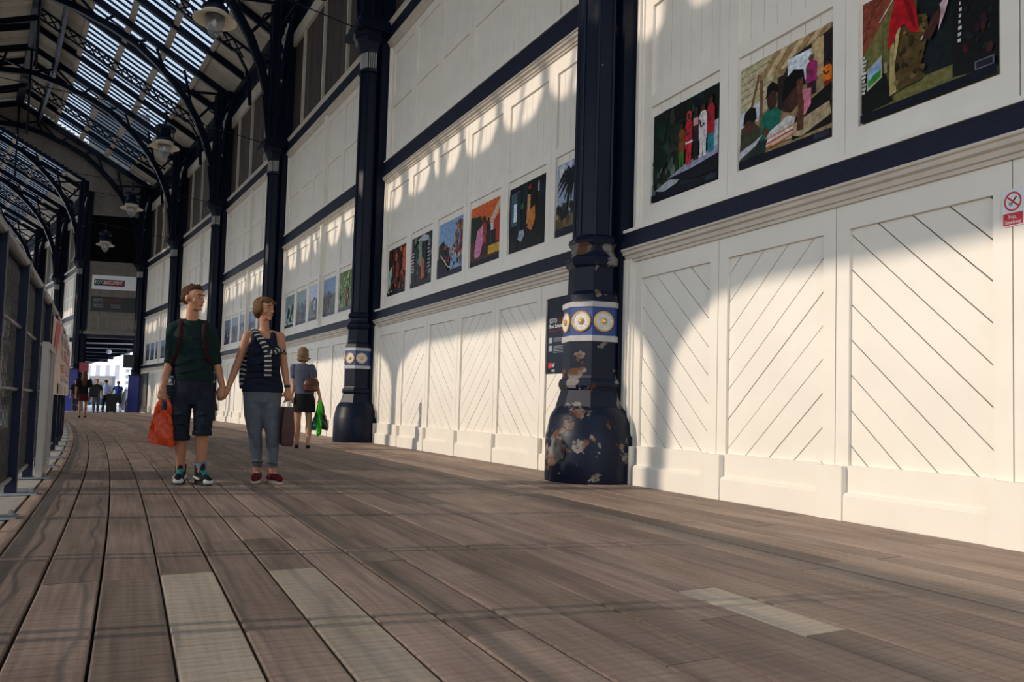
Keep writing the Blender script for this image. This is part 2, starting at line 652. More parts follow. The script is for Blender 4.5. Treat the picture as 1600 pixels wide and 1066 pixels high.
proto_cache = {}
def bay_parts(detail, mullion):
    """list of (name, mesh) for one bay of the wall; detail 2: every board is a piece, 1: diagonal ones only, 0: grooved panels"""
    key = (detail, mullion)
    if key in proto_cache:
        return proto_cache[key]
    P = []
    rr = random.Random(11)
    def put(name, mb, m, smooth=False):
        P.append((name, mb.mesh(name, m, smooth)))
    def framed(z0, z1, yf, rec, kind, m, w, boards, idx0, gap):
        """six recessed panels between z0 and z1"""
        for i, pc in enumerate(PC):
            kd = kind
            if kind == 'diag':
                kd = '\\' if i % 2 == 0 else '/'
            x0, x1 = pc - PW / 2 - .006, pc + PW / 2 + .006
            polys = band_polys(x0, x1, z0 - .006, z1 + .006, kd, w, gap)
            if boards:
                for p in polys:
                    put('board', poly_mb(p, yf - rec - .02, yf - rec + rr.uniform(-.002, .002)), m)
            else:
                mb = MB()
                for p in polys:
                    q = poly_mb(p, yf - rec - .02, yf - rec)
                    mb.add(q.v, q.f)
                put('panel', mb, m)
    # lower storey
    z0, z1 = .40, 2.145
    put('backing', MB().box(-.05, BL + .05, YL - .12, YL - .052, 0, 2.5), M['dark'])
    framed(z0, z1, YL, .028, 'diag', M['cream_low'], .184, detail >= 1, 0, .007)
    g = .0035
    for j, x in enumerate(JX):
        lo = x - .115 if j > 0 else x - .15
        hi = x + .115 if j < 6 else x + .06
        if j == 0: lo, hi = .10, x + .115
        if j == 6: lo, hi = x - .115, x - .01
        if j in (0, 6):
            put('stile', MB().box(lo, hi, YL - .05, YL, .38, 2.33), M['cream_low'])
        else:
            put('stile', MB().box(lo, x - g, YL - .05, YL, .38, 2.33), M['cream_low'])
            put('stile', MB().box(x + g, hi, YL - .05, YL, .38, 2.33), M['cream_low'])
    for i, pc in enumerate(PC):
        put('rail', MB().box(pc - PW / 2 - .0, pc + PW / 2 + .0, YL - .05, YL - .001, z1, 2.33), M['cream_low'])
        # skirting: upper board and chamfered lower board
        put('skirting_board', MB().box(pc - PW / 2 - .01, pc + PW / 2 + .01, YL - .05, YL + .016, .0, .40), M['cream_low'])
        put('skirting_board', MB().extrude_x([(YL, 0), (YL + .058, 0), (YL + .058, .180), (YL + .038, .205), (YL, .205)], pc - PW / 2 + .006, pc + PW / 2 + .012), M['cream_low'])
    for j, x in enumerate(JX):
        if j == 6:
            a, b = x - .06, x + .115
        elif j == 0:
            a, b = .06, x + .115
        else:
            a, b = x - .115, x + .115
        mb = MB()
        mb.box(a, b, YL - .05, YL + .072, 0, .392)
        put('plinth_block', mb, M['cream_low'])
    # moulded end pilasters
    for xe, s in ((JX[6], 1), (JX[0] - .02, -1)):
        for k, (o0, o1, y) in enumerate([(-.01, .02, .02), (.02, .045, .045), (.045, .075, .03), (.075, .165, .058)]):
            put('corner_moulding', MB().box(min(xe + s * o0, xe + s * o1), max(xe + s * o0, xe + s * o1), YL - .06, YL + y, 0.0 if k == 3 else .38, 2.36), M['cream_low'])
    # cornice, dark fascia boards and ledge above each storey
    def cornice(zc, zd, zt, yf):
        h = zd - zc
        prof = [(yf - .02, zc), (yf + .022, zc), (yf + .022, zc + .2 * h), (yf + .04, zc + .24 * h), (yf + .045, zc + .50 * h), (yf + .075, zc + .58 * h), (yf + .078, zc + .80 * h), (yf + .10, zc + .86 * h), (yf + .10, zd), (yf - .02, zd)]
        put('cornice', MB().extrude_x(prof, -.02, BL + .02), M['cream_trim'])
        zm = zd + (zt - zd) * .5
        put('fascia_board', MB().box(-.02, BL + .02, yf - .02, yf + .085, zd + .002, zm - .003), M['navy_band'])
        put('fascia_board', MB().box(-.02, BL + .02, yf - .02, yf + .060, zm + .003, zt), M['navy_band'])
        put('ledge', MB().box(-.02, BL + .02, yf - .02, yf + .075, zt + .002, zt + .035), M['cream'])
    cornice(2.33, 2.47, 2.645, YL)
    # storey with the pictures, storey above
    def storey(zb, rows, ztop, m, boards):
        put('backing', MB().box(-.05, BL + .05, YM - .13, YM - .055, zb, ztop), M['dark'])
        for (a, b) in rows:
            framed(a, b, YM, .030, '|', m, .151, boards, 0, .004)
        edges = [zb] + [q for r in rows for q in r] + [ztop]
        for i, pc in enumerate(PC):
            for k in range(0, len(edges), 2):
                put('rail', MB().box(pc - PW / 2, pc + PW / 2, YM - .05, YM - .001, edges[k], edges[k + 1]), m)
        for j, x in enumerate(JX):
            if j == 0:
                put('stile', MB().box(.10, x + .115, YM - .05, YM, zb, ztop), m)
            elif j == 6:
                put('stile', MB().box(x - .115, x + .02, YM - .05, YM, zb, ztop), m)
            else:
                g2 = .005 if j == 3 else .002
                put('stile', MB().box(x - .115, x - g2, YM - .05, YM, zb, ztop), m)
                put('stile', MB().box(x + g2, x + .115, YM - .05, YM, zb, ztop), m)
        for xe, s in ((JX[6], 1), (JX[0] - .02, -1)):
            for (o0, o1, y) in [(.02, .05, .02), (.05, .085, .05), (.085, .15, .03)]:
                put('corner_moulding', MB().box(min(xe + s * o0, xe + s * o1), max(xe + s * o0, xe + s * o1), YM - .06, YM + y, zb, ztop), m)
        if mullion:
            put('mullion', MB().box(JX[3] - .055, JX[3] + .055, YM - .02, YM + .085, zb + .02, ztop), m)
    storey(2.65, [(2.93, 3.98), (4.10, 5.09)], 5.30, M['cream'], detail >= 2)
    cornice(5.29, 5.42, 5.74, YM)
    storey(5.74, [(5.87, 6.84), (7.04, 7.96)], 8.14, M['cream'], detail >= 2)
    cornice(8.13, 8.28, 8.60, YM)
    # clerestory: brown boards behind pale mullions, header board
    put('sill', MB().box(0, BL, YM - .06, YM + .09, 8.635, 8.72), M['cream_trim'])
    x = 0.0
    while x < BL - .01:
        x2 = min(x + .341, BL)
        put('window_board', MB().box(x + .004, x2 - .004, YM - .10, YM - .05 - rr.uniform(0, .012), 8.70, 11.64), M['brownboard'])
        x = x2
    put('backing', MB().box(-.05, BL + .05, YM - .14, YM - .11, 8.6, 12.15), M['dark'])
    for x in (.74, 2.71, 4.70, 6.68):
        put('mullion', MB().box(x - .035, x + .035, YM - .06, YM + .02, 8.71, 11.62), M['cream_trim'])
    put('header_board', MB().box(0, 3.7, YM - .06, YM + .03, 11.60, 12.02), M['cream_trim'])
    put('header_board', MB().box(3.71, BL, YM - .06, YM + .03, 11.60, 12.02), M['cream_trim'])
    # louvre posts under the eaves, thin slits of sky between them
    x = .1
    while x < BL:
        put('louvre_post', MB().box(x, x + .27, YM - .14, YM - .02, 12.02, 13.2), M['navy'])
        x += .345
    put('wall_plate', MB().box(-.05, BL + .05, YM - .15, YM + .10, 12.60, 12.80), M['navy'])
    proto_cache[key] = P
    return P

def build_bay(name, i, detail, mullion, t0=0.0, s0=0.0):
    p, a = bay_origin(i, t0, s0)
    root = empty(name, (p.x, p.y, 0), a, kind='structure')
    for nm, me in bay_parts(detail, mullion):
        link(nm, me, root)
    return root

bays = {}
for i, (d, mu) in {-1: (0, 0), 0: (2, 0), 1: (1, 0), 2: (1, 1), 3: (0, 1), 4: (0, 1), 5: (0, 1)}.items():
    bays[i] = build_bay('wall_right', i, d, mu)
# the wall steps back at the end and goes on round the bend
G_S, G_T = 42.4, 2.82
for i in range(1, 6):
    build_bay('wall_far', i, 0, 1, G_T, G_S)

# ------------------------------------------------------------------ end wall between the two lines, with the street opening below
pF = bay_origin(6)[0]
pG = arc(G_S, G_T)
dE = pF - pG
LE = dE.length
aE = atan2(dE.y, dE.x)
def endp(x, y, z):     # local of the end wall: x from G to F, y towards the platform (negative = nearer camera)
    return (pG.x + cos(aE) * x - sin(aE) * y, pG.y + sin(aE) * x + cos(aE) * y, z)
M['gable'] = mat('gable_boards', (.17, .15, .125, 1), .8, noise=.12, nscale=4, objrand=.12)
we = empty('wall_end', (pG.x, pG.y, 0), aE, kind='structure')
def eb(name, x0, x1, y0, y1, z0, z1, m):
    return part(name, MB().box(x0, x1, y0, y1, z0, z1), m, we)
x = 0.0
k = 0
while x < LE - .01:
    x2 = min(x + .16, LE)
    for (za, zb) in ((4.62, 5.36), (5.40, 8.20), (11.3, 12.3)):
        eb('board', x + .003, x2 - .003, -.03, .05, za, zb, M['gable'])
    eb('board', x + .003, x2 - .003, -.03, .05, 12.42, 17.9 - x * .25, M['gable'])
    x = x2
eb('rail', 0, LE, -.06, .06, 5.33, 5.42, M['gable'])
eb('rail', .0, LE, -.07, .06, 8.15, 8.50, M['gable'])
eb('rail', .0, LE, -.05, .06, 11.15, 11.32, M['gable'])
eb('rail', .0, LE, -.05, .06, 12.28, 12.44, M['gable'])
eb('stile', .10, .42, -.05, .06, 8.4, 11.2, M['gable'])
eb('dark_glazing', .40, LE, -.01, .03, 8.45, 11.2, M['dark'])
eb('cornice', -.1, LE + .1, -.16, .10, 4.34, 4.50, M['gable'])
eb('cornice', -.1, LE + .1, -.10, .10, 4.50, 4.64, M['gable'])
eb('lintel', -.1, LE + .1, -.05, .30, 4.15, 4.34, M['navy'])
# gable cheek between the two roof slopes

# ------------------------------------------------------------------ left colonnade, open to the tracks (outside the frame)
LT = 12.6
def left_bay(i):
    s = 2.0 + (i - 1) * BL
    p, q = arc(s, LT), arc(s + BL, LT)
    d = q - p
    root = empty('wall_left', (p.x, p.y, 0), atan2(d.y, d.x), kind='structure')
    L = d.length
    part('beam', MB().box(0, L, -.12, .12, 7.62, 10.45), M['cream_dull'], root)
    part('upper_boards', MB().box(0, L, -.08, .08, 11.1, 14.3), M['cream_dull'], root)
    part('shaft', MB().lathe([(.32, -1.1), (.32, .5), (.22, .9), (.14, 4), (.14, 7.4), (.34, 7.9), (.34, 8.4), (.22, 8.6), (.22, 12.5)], 8), M['navy'], root)
    mb = MB()
    for sx, x0 in ((1, 0), (-1, L)):
        pts = [(x0 + sx * .12, 0, 6.75), (x0 + sx * .20, 0, 7.05), (x0 + sx * .42, 0, 7.30), (x0 + sx * .80, 0, 7.50), (x0 + sx * 1.4, 0, 7.62)]
        poly = [(p_[0], p_[2]) for p_ in pts] + [(x0, 7.62), (x0, 6.75)]
        if sx > 0:
            poly = poly[::-1]
        mb.prism(poly, -.05, .05)
    part('spandrel_bracket', mb, M['navy'], root)
    mb = MB()
    n = 6
    for k in range(n + 1):
        xx = L * k / n
        mb.box(xx - .10, xx + .10, -.06, .06, 10.4, 11.1)
    for k in range(n):
        xa, xb = L * k / n, L * (k + 1) / n
        xm = (xa + xb) / 2 + .12
        mb.bar((xm, 0, 10.4), (xm - .22, 0, 11.1), .05, .08)
        for (c0, c1) in ((xa + .1, 1), (xb - .1, -1)):
            mb.prism([(c0, 10.44), (c0 + c1 * .40, 10.44), (c0 + c1 * .16, 10.54), (c0, 10.76)][::c1], -.05, .05)
    part('tracery', mb, M['navy'], root)
for i in range(-2, 8):
    left_bay(i)

# added wall beyond the tracks, out of frame: hides low sky, dims the hall
trk = empty('wall_sky_block', (0, 0, 0), kind='structure')
def trackslab(name, t0, z0, t1, z1, th, m, s0=-40, s1=75, n=24):
    mb = MB()
    vs = []
    for k in range(n + 1):
        s = s0 + (s1 - s0) * k / n
        for (t, z) in ((t0, z0), (t1, z1), (t1, z1 + th), (t0, z0 + th)):
            q = arc(s, t)
            vs.append((q.x, q.y, z))
    fs = [(3, 2, 1, 0), tuple(n * 4 + j for j in (0, 1, 2, 3))]
    for k in range(n):
        for j in range(4):
            fs.append((k * 4 + j, k * 4 + (j + 1) % 4, k * 4 + 4 + (j + 1) % 4, k * 4 + 4 + j))
    mb.add(vs, fs)
    part(name, mb, m, trk)
trackslab('sky_blocker', 44.0, -1.1, 44.6, -1.1, 5.0, M['cream_dull'])
# gable boards where the roof steps over to the second line
gab = empty('wall_gable', (0, 0, 0), kind='structure')
def rz_(t):
    return 13.30 + .50 * t if t <= 6.3 else 16.45 - .42 * (t - 6.3)
t = -.3
while t < 9.2:
    za, zb = (rz_(t - G_T) - .55 if t > G_T - .1 else 12.2), rz_(t) + .1
    if zb < za + .3:
        zb = za + .6
    q0, q1 = arc(40.98, t + .004), arc(40.98, t + .2095)
    h = arc_heading(40.98)
    off = Vector((-sin(h), cos(h))) * .04
    part('board', MB().add([(q0.x, q0.y, za), (q1.x, q1.y, za), (q1.x + off.x, q1.y + off.y, za), (q0.x + off.x, q0.y + off.y, za), (q0.x, q0.y, zb), (q1.x, q1.y, zb), (q1.x + off.x, q1.y + off.y, zb), (q0.x + off.x, q0.y + off.y, zb)],
                           [(0, 3, 2, 1), (4, 5, 6, 7), (0, 1, 5, 4), (1, 2, 6, 5), (2, 3, 7, 6), (3, 0, 4, 7)]), M['gable'], gab)
    t += .21

q0, q1 = arc(41.1, -.4), arc(41.1, 9.3)
zz = [(-.4, 12.2, rz_(-.4)), (G_T, 12.2, rz_(G_T)), (G_T, rz_(0) - .45, rz_(G_T)), (6.3, rz_(6.3 - G_T) - .45, rz_(6.3)), (9.2, rz_(9.2 - G_T) - .45, rz_(9.2) + .6)]
vs = []
for (t, za, zb) in zz:
    q = arc(41.1, t)
    vs += [(q.x, q.y, za), (q.x, q.y, max(zb, za + .1))]
part('gable_backing', MB().add(vs, [(2 * k, 2 * k + 2, 2 * k + 3, 2 * k + 1) for k in (0, 2, 3)]), M['dark'], gab)  # dark sheet added behind the boards to shut out sky in the gaps
# ------------------------------------------------------------------ roof: boarded eaves, glazed middle, boarded ridge
RT = [0.0 - .45, .90, 2.15, 3.40, 4.65, 6.30]          # eaves, three glazed fields, ridge
def rz(t):
    return 13.30 + .50 * t if t <= 6.3 else 13.30 + .5 * 6.3 - .42 * (t - 6.3)

def slab(s0, s1, t0, t1, d0, d1, t_off=0.0, mb=None, mi=0, n=1):
    """piece of roof between arc positions and slope positions; d below/above the roof surface"""
    mb = mb or MB()
    for k in range(n):
        a, b = s0 + (s1 - s0) * k / n, s0 + (s1 - s0) * (k + 1) / n
        vs = []
        for d in (d0, d1):
            for (s, t) in ((a, t0), (b, t0), (b, t1), (a, t1)):
                q = arc(s, t + t_off)
                vs.append((q.x, q.y, rz(t) + d))
        mb.add(vs, [(0, 1, 2, 3), (7, 6, 5, 4), (0, 4, 5, 1), (1, 5, 6, 2), (2, 6, 7, 3), (3, 7, 4, 0)], mi)
    return mb

roof_cache = {}
def roof_bay(s0, toff, fine, first):
    """one bay of roof as a ceiling section; pieces are shared between bays because each bay is the same in its own frame"""
    p, q = arc(s0, toff), arc(s0 + BL, toff)
    a = atan2(q.y - p.y, q.x - p.x)
    root = empty('ceiling', (p.x, p.y, 0), a, kind='structure')
    key = (toff, fine)
    if key not in roof_cache:
        P = []
        inv = (Matrix.Translation((p.x, p.y, 0)) @ Matrix.Rotation(a, 4, 'Z')).inverted()
        def put(name, mb, m):
            mb.v = [tuple(inv @ Vector(v)) for v in mb.v]
            P.append((name, mb.mesh(name, m)))
        E_ = BL
        if fine:
            nb = 28
            w = E_ / nb
            for k in range(nb):
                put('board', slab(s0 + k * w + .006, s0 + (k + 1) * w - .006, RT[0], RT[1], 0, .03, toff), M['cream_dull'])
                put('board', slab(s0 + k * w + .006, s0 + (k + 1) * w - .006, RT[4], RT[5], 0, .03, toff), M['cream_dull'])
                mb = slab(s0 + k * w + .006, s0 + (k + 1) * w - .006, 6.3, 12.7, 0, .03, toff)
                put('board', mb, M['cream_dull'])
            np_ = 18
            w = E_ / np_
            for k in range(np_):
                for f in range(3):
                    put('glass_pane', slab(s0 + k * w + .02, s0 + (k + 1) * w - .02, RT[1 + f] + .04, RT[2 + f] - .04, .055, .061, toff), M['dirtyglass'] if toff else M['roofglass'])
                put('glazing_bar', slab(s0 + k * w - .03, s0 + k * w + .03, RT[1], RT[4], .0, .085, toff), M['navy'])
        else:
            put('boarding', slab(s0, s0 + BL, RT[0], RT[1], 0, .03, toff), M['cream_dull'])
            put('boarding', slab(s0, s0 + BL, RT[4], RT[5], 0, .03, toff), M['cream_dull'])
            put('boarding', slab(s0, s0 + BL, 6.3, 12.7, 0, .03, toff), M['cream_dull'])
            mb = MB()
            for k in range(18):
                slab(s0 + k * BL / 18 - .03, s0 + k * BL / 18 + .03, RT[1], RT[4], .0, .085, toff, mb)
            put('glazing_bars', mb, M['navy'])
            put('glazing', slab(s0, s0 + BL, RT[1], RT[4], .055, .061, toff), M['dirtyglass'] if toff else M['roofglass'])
        # purlins along the building
        for t, m, w_, d in ((.90, M['purlin'], .06, .10), (2.15, M['purlin'], .085, .16), (3.40, M['purlin'], .085, .16), (4.65, M['purlin'], .085, .16), (6.3, M['navy'], .16, .35)):
            put('purlin', slab(s0, s0 + BL, t - w_, t + w_, -d, .02, toff), m)
        for t in (7.6, 8.9, 10.2, 11.5):
            put('purlin', slab(s0, s0 + BL, t - .08, t + .08, -.16, 0, toff), M['navy'])
        # rafters at the quarter points
        for k in (1, 3):
            for (ta, tb) in ((RT[0] + .2, 6.3), (6.3, 12.5)):
                put('rafter', slab(s0 + BL * k / 4 - .045, s0 + BL * k / 4 + .045, ta, tb, -.30, -.02, toff), M['navy'])
        # lattice girder along the building next to the ridge
        mb = MB()
        for (d0, d1) in ((-.28, -.16), (-.86, -.76)):
            slab(s0, s0 + BL, 5.35, 5.47, d0, d1, toff, mb)
        n = 12
        for k in range(n):
            for (u, v) in ((-.26, -.80), (-.80, -.26)):
                A_ = arc(s0 + BL * k / n, 5.41 + toff)
                B_ = arc(s0 + BL * (k + 1) / n, 5.41 + toff)
                mb.bar((A_.x, A_.y, rz(5.41) + u), (B_.x, B_.y, rz(5.41) + v), .05, .05)
        put('lattice_girder', mb, M['navy'])
        roof_cache[key] = P
    for nm, me in roof_cache[key]:
        link(nm, me, root)
    return root

ROOF1, ROOF2 = {}, {}
for i in range(-1, 6):
    ROOF1[i] = roof_bay((i - 1) * BL, 0.0, 2 <= i <= 5, i == -1)
# canopy roof beyond the step, over the far wall
for i in range(0, 5):
    ROOF2[i] = roof_bay(G_S + i * BL, G_T, i < 4, i == 0)

# ------------------------------------------------------------------ roof trusses
RIB = [(.24, 8.45), (.30, 9.2), (.42, 10.0), (.66, 10.8), (1.0, 11.6), (1.42, 12.28), (1.9, 12.86), (2.5, 13.45), (3.2, 13.98), (4.1, 14.38), (5.2, 14.72), (6.3, 14.9)]
def truss_proto():
    """main truss in its own frame: x = distance from the column towards the tracks, y along the wall"""
    P = []
    def put(name, mb, m, smooth=False):
        P.append((name, mb.mesh(name, m, smooth)))
    def ribmb(mir):
        mb = MB()
        f = (lambda t: 12.6 - t) if mir else (lambda t: t)
        pts = [(f(t), z) for t, z in RIB]
        for (w, off, h) in ((.17, 0.0, .045), (.05, .10, .16), (.15, .20, .04)):
            for a, b in zip(pts[:-1], pts[1:]):
                d = Vector((b[0] - a[0], b[1] - a[1])).normalized()
                n = Vector((-d.y, d.x)) if not mir else Vector((d.y, -d.x))
                if n.y < 0 and abs(n.x) < .3:
                    n = -n
                e = d * .012
                mb.bar((a[0] + n.x * off - e.x, 0, a[1] + n.y * off - e.y), (b[0] + n.x * off + e.x, 0, b[1] + n.y * off + e.y), w, h)
        return mb
    put('arch_rib', ribmb(False), M['navy'])
    put('arch_rib', ribmb(True), M['navy'])
    for (ta, tb) in ((.0, 6.3), (12.6, 6.3)):
        mb = MB().bar((ta, 0, 13.05 if ta == 0 else 13.6), (tb, 0, rz(6.3) - .30), .13, .26)
        put('rafter', mb, M['navy'])
    for (a, b) in (((.05, 12.95), (.95, 11.75)), ((1.15, 12.05), (1.5, 13.55)), ((1.6, 12.7), (.2, 12.95)), ((2.15, 13.2), (2.5, 14.1)), ((3.3, 14.15), (2.9, 14.3)), ((4.3, 14.6), (4.0, 14.9)), ((5.2, 14.85), (5.5, 15.6)), ((4.5, 14.65), (5.4, 15.5)), ((6.3, 15.0), (5.2, 15.5)), ((6.3, 15.0), (7.5, 15.4)), ((7.4, 14.9), (7.2, 15.7)), ((8.3, 14.75), (8.6, 15.2)), ((.25, 10.2), (.0, 11.2)), ((.55, 10.9), (.0, 11.4))):
        put('strut', MB().bar((a[0], 0, a[1]), (b[0], 0, b[1]), .06, .09), M['navy'])
    put('king_rod', MB().tube([(6.3, 0, 16.2), (6.3, 0, 12.2)], .045, 8), M['navy'], True)
    # round gusset rings in the spandrel
    for (x, z, r) in ((.38, 12.35, .20),):
        mb = MB()
        n = 14
        for k in range(n):
            a, b = 2 * pi * k / n, 2 * pi * (k + 1) / n
            mb.bar((x + r * cos(a), 0, z + r * sin(a)), (x + r * cos(b), 0, z + r * sin(b)), .05, .05)
        put('ring', mb, M['navy'])
    return P
TP = truss_proto()

def lattice_proto():
    P = []
    def put(name, mb, m):
        P.append((name, mb.mesh(name, m)))
    def chain(ts, off):
        return [(t, 0, rz(t) + off) for t in ts]
    ts = [-.1 + 6.4 * k / 18 for k in range(19)]
    mb = MB(); mb2 = MB(); mb3 = MB()
    mb.bar(chain(ts, -.20)[0], chain(ts, -.20)[-1], .09, .08)
    mb2.bar(chain(ts, -.62)[2], chain(ts, -.62)[-1], .09, .07)
    mb3.add(mb.v, mb.f)
    mb3.add(mb2.v, mb2.f)
    for k in range(1, 18):
        a, b = ts[k], ts[k + 1]
        mb3.bar((a, 0, rz(a) - .22), (b, 0, rz(b) - .60), .05, .045)
        mb3.bar((a, 0, rz(a) - .60), (b, 0, rz(b) - .22), .05, .045)
    pts = [(-.05, 11.2), (.0, 11.9), (.14, 12.45), (.45, 12.95), (.95, 13.2)]
    for a, b in zip(pts[:-1], pts[1:]):
        mb3.bar((a[0], 0, a[1]), (b[0], 0, b[1]), .12, .07)
    pts = [(12.6, 12.3), (11.4, 13.2), (9.6, 14.2), (8.0, 15.0), (6.3, 15.8)]
    for a, b in zip(pts[:-1], pts[1:]):
        mb3.bar((a[0], 0, a[1]), (b[0], 0, b[1]), .09, .2)
    put('lattice_truss', mb3, M['navy'])
    return P
LPR = lattice_proto()

def place_truss(name, P, s, toff, label, group):
    p = arc(s, toff)
    h = arc_heading(s)
    # x axis must point to the tracks: inward normal (-cos h, -sin h)
    r = empty(name, (p.x, p.y, 0), h + pi, label, 'roof truss', group)
    for nm, me in P:
        link(nm, me, r)
    return r
def lattice_in(root, s, toff):
    p = arc(s, toff)
    o = link('lattice_truss', LPR[0][1], root)
    inv = (Matrix.Translation(root.location) @ Matrix.Rotation(root.rotation_euler[2], 4, 'Z')).inverted()
    o.matrix_local = inv @ Matrix.Translation((p.x, p.y, 0)) @ Matrix.Rotation(arc_heading(s) + pi, 4, 'Z')
ordn = {-1: 'behind the camera', 0: 'just behind the camera', 1: 'nearest', 2: 'second', 3: 'third', 4: 'fourth', 5: 'fifth', 6: 'last'}
colname = {1: 'the nearest worn column', 2: 'the second column beside the green bag', 3: 'the third column behind the woman in grey jeans', 4: 'the fourth column behind the man', 5: 'the fifth column from the camera', 6: 'the last column by the street opening'}
for i in range(-1, 7):
    s = (i - 1) * BL
    if i >= 1:
        lb = 'navy arched iron roof truss springing from ' + colname[i]
    else:
        lb = 'navy arched iron roof truss over the platform %s' % ordn[i]
    place_truss('roof_truss', TP, s - (.05 if i == 6 else 0), 0, lb, 'arched roof trusses over the platform')
    if i < 6:
        lattice_in(ROOF1[i], s + BL / 2, 0)
farn = ['first', 'second', 'third', 'fourth', 'fifth']
for i in range(5):
    place_truss('roof_truss', TP, G_S + i * BL, G_T, 'navy arched roof truss round the bend, %s beyond the end wall' % farn[i], 'arched roof trusses over the platform')
    lattice_in(ROOF2[i], G_S + (i + .5) * BL, G_T)

# ------------------------------------------------------------------ iron columns
OCT = radians(31.7 + 22.5)
def column_proto(pm, detail):
    P = []
    def put(name, mb, m, sm=False, ang=35):
        me = mb.mesh(name, m)
        P.append([name, me, sm, ang, []])
        return P[-1]
    c = 1 / cos(pi / 8)
    put('base', MB().lathe([(.485, -.01), (.49, .03), (.49, .48), (.482, .50), (.445, .68), (.425, .72), (.38, .79), (.345, .80), (.33, .74)], 40), pm, True)
    # octagonal flare rising from the round drum
    put('neck', MB().lathe([(.37 * c, .72), (.355 * c, .80), (.31 * c, .96), (.31 * c, .99)], 8, rot=OCT), pm)
    put('bead', MB().lathe([(.30, .965), (.345, .98), (.362, 1.01), (.362, 1.045), (.345, 1.08), (.31, 1.10)], 8, rot=OCT), pm)
    put('bead_roll', MB().lathe([(.30 * c, .955), (.315 * c, .97), (.32 * c, .985), (.30 * c, 1.0)], 8, rot=OCT), pm)
    put('pedestal', MB().lathe([(.305 * c, 1.08), (.298 * c, 1.12), (.298 * c, 1.48)], 8, rot=OCT), pm)
    put('white_band', MB().lathe([(.298 * c, 1.475), (.312 * c, 1.478), (.312 * c, 1.538), (.298 * c, 1.54)], 8, rot=OCT), M['grey_band'])
    put('blue_band', MB().lathe([(.300 * c, 1.535), (.300 * c, 1.84)], 8, rot=OCT), M['blue'])
    put('white_band', MB().lathe([(.298 * c, 1.838), (.312 * c, 1.842), (.312 * c, 1.897), (.298 * c, 1.90)], 8, rot=OCT), M['grey_band'])
    put('upper_pedestal', MB().lathe([(.295 * c, 1.895), (.285 * c, 1.98), (.262 * c, 2.02), (.256 * c, 2.28)], 8, rot=OCT), pm)
    put('ring', MB().lathe([(.25 * c, 2.27), (.285 * c, 2.30), (.295 * c, 2.34), (.285 * c, 2.385), (.255 * c, 2.40), (.235 * c, 2.45), (.235 * c, 2.50), (.262 * c, 2.54), (.268 * c, 2.57), (.258 * c, 2.60), (.222 * c, 2.63)], 8, rot=OCT), pm)
    put('shaft', MB().lathe([(.208 * c, 2.60), (.202 * c, 7.64)], 8, rot=OCT), pm)
    for k in range(8):
        a = OCT + 2 * pi * k / 8
        put('bead_rib', MB().tube([(.212 * c * cos(a), .212 * c * sin(a), 2.62), (.206 * c * cos(a), .206 * c * sin(a), 7.62)], .019, 6), pm, True)
    # roundels on the blue band
    for k in range(8):
        a = OCT + pi / 8 + 2 * pi * k / 8
        if cos(a - pi / 2) < -.5:
            continue                                   # the side buried in the wall
        def ring_mb(prof, n, wav=0.0):
            mb = MB()
            vs = []
            for r, h in prof:
                for j in range(n):
                    b = 2 * pi * j / n
                    rr_ = r * (1 + wav * (1 if j % 2 else -1))
                    # disc lies against the face, axis outwards
                    vs.append(((.300 + h) * cos(a) - rr_ * cos(b) * sin(a), (.300 + h) * sin(a) + rr_ * cos(b) * cos(a), 1.688 + rr_ * sin(b)))
            fs = []
            for i_ in range(len(prof) - 1):
                for j in range(n):
                    j2 = (j + 1) % n
                    fs.append((i_ * n + j, i_ * n + j2, (i_ + 1) * n + j2, (i_ + 1) * n + j))
            fs.append(tuple((len(prof) - 1) * n + j for j in range(n)))
            return mb.add(vs, fs)
        e = put('roundel', ring_mb([(.106, 0), (.106, .012), (.088, .020), (.080, .012), (.060, .018), (.040, .012), (.034, .012)], 28), M['roundel'], True)
        e[4].append(('rim', ring_mb([(.110, .0), (.110, .016), (.100, .022), (.094, .018)], 28).mesh('rim', M['gold']), True))
        e[4][-1] = ('rim', MBring(a, .094, .110, .300, .020, 28).mesh('rim', M['gold']), True)
        e[4].append(('rosette', ring_mb([(.036, .010), (.031, .026), (.020, .030), (.012, .026)], 20, .10).mesh('rosette', M['gold']), True))
        e[4].append(('boss', ring_mb([(.014, .020), (.013, .038), (.008, .043)], 12).mesh('boss', M['roundel']), True))
    # capital
    put('neck_ring', MB().lathe([(.202 * c, 7.60), (.25 * c, 7.62), (.255 * c, 7.66), (.215 * c, 7.69)], 8, rot=OCT), pm)
    put('fluted_neck', MB().lathe([(.208 * c, 7.68), (.212 * c, 8.02)], 8, rot=OCT), pm)
    for k in range(8):
        a = OCT + pi / 8 + 2 * pi * k / 8
        if cos(a - pi / 2) < -.5:
            continue
        mb = MB()
        for j in (-1.5, -.5, .5, 1.5):
            d = j * .042
            x0, y0 = .222 * cos(a) - d * sin(a), .222 * sin(a) + d * cos(a)
            mb.tube([(x0, y0, 7.70), (x0, y0, 8.02)], .014, 6)
        put('flutes', mb, M['grey_band'], True)
    put('capital_bell', MB().lathe([(.22 * c, 8.0), (.24 * c, 8.08), (.30 * c, 8.22), (.36 * c, 8.30), (.36 * c, 8.36), (.40 * c, 8.40)], 8, rot=OCT), pm)
    put('abacus', MB().box(-.46, .46, -.30, .46, 8.40, 8.52), pm)
    put('abacus', MB().box(-.40, .40, -.30, .40, 8.52, 8.66), pm)
    # clustered pier above the capital
    put('upper_pier', MB().box(-.20, .20, -.30, .24, 8.64, 13.1), pm)
    for (x, y) in ((-.27, .10), (.27, .10), (-.14, .27), (.14, .27)):
        put('colonnette', MB().tube([(x, y, 8.64), (x, y, 12.9)], .05, 8), pm, True)
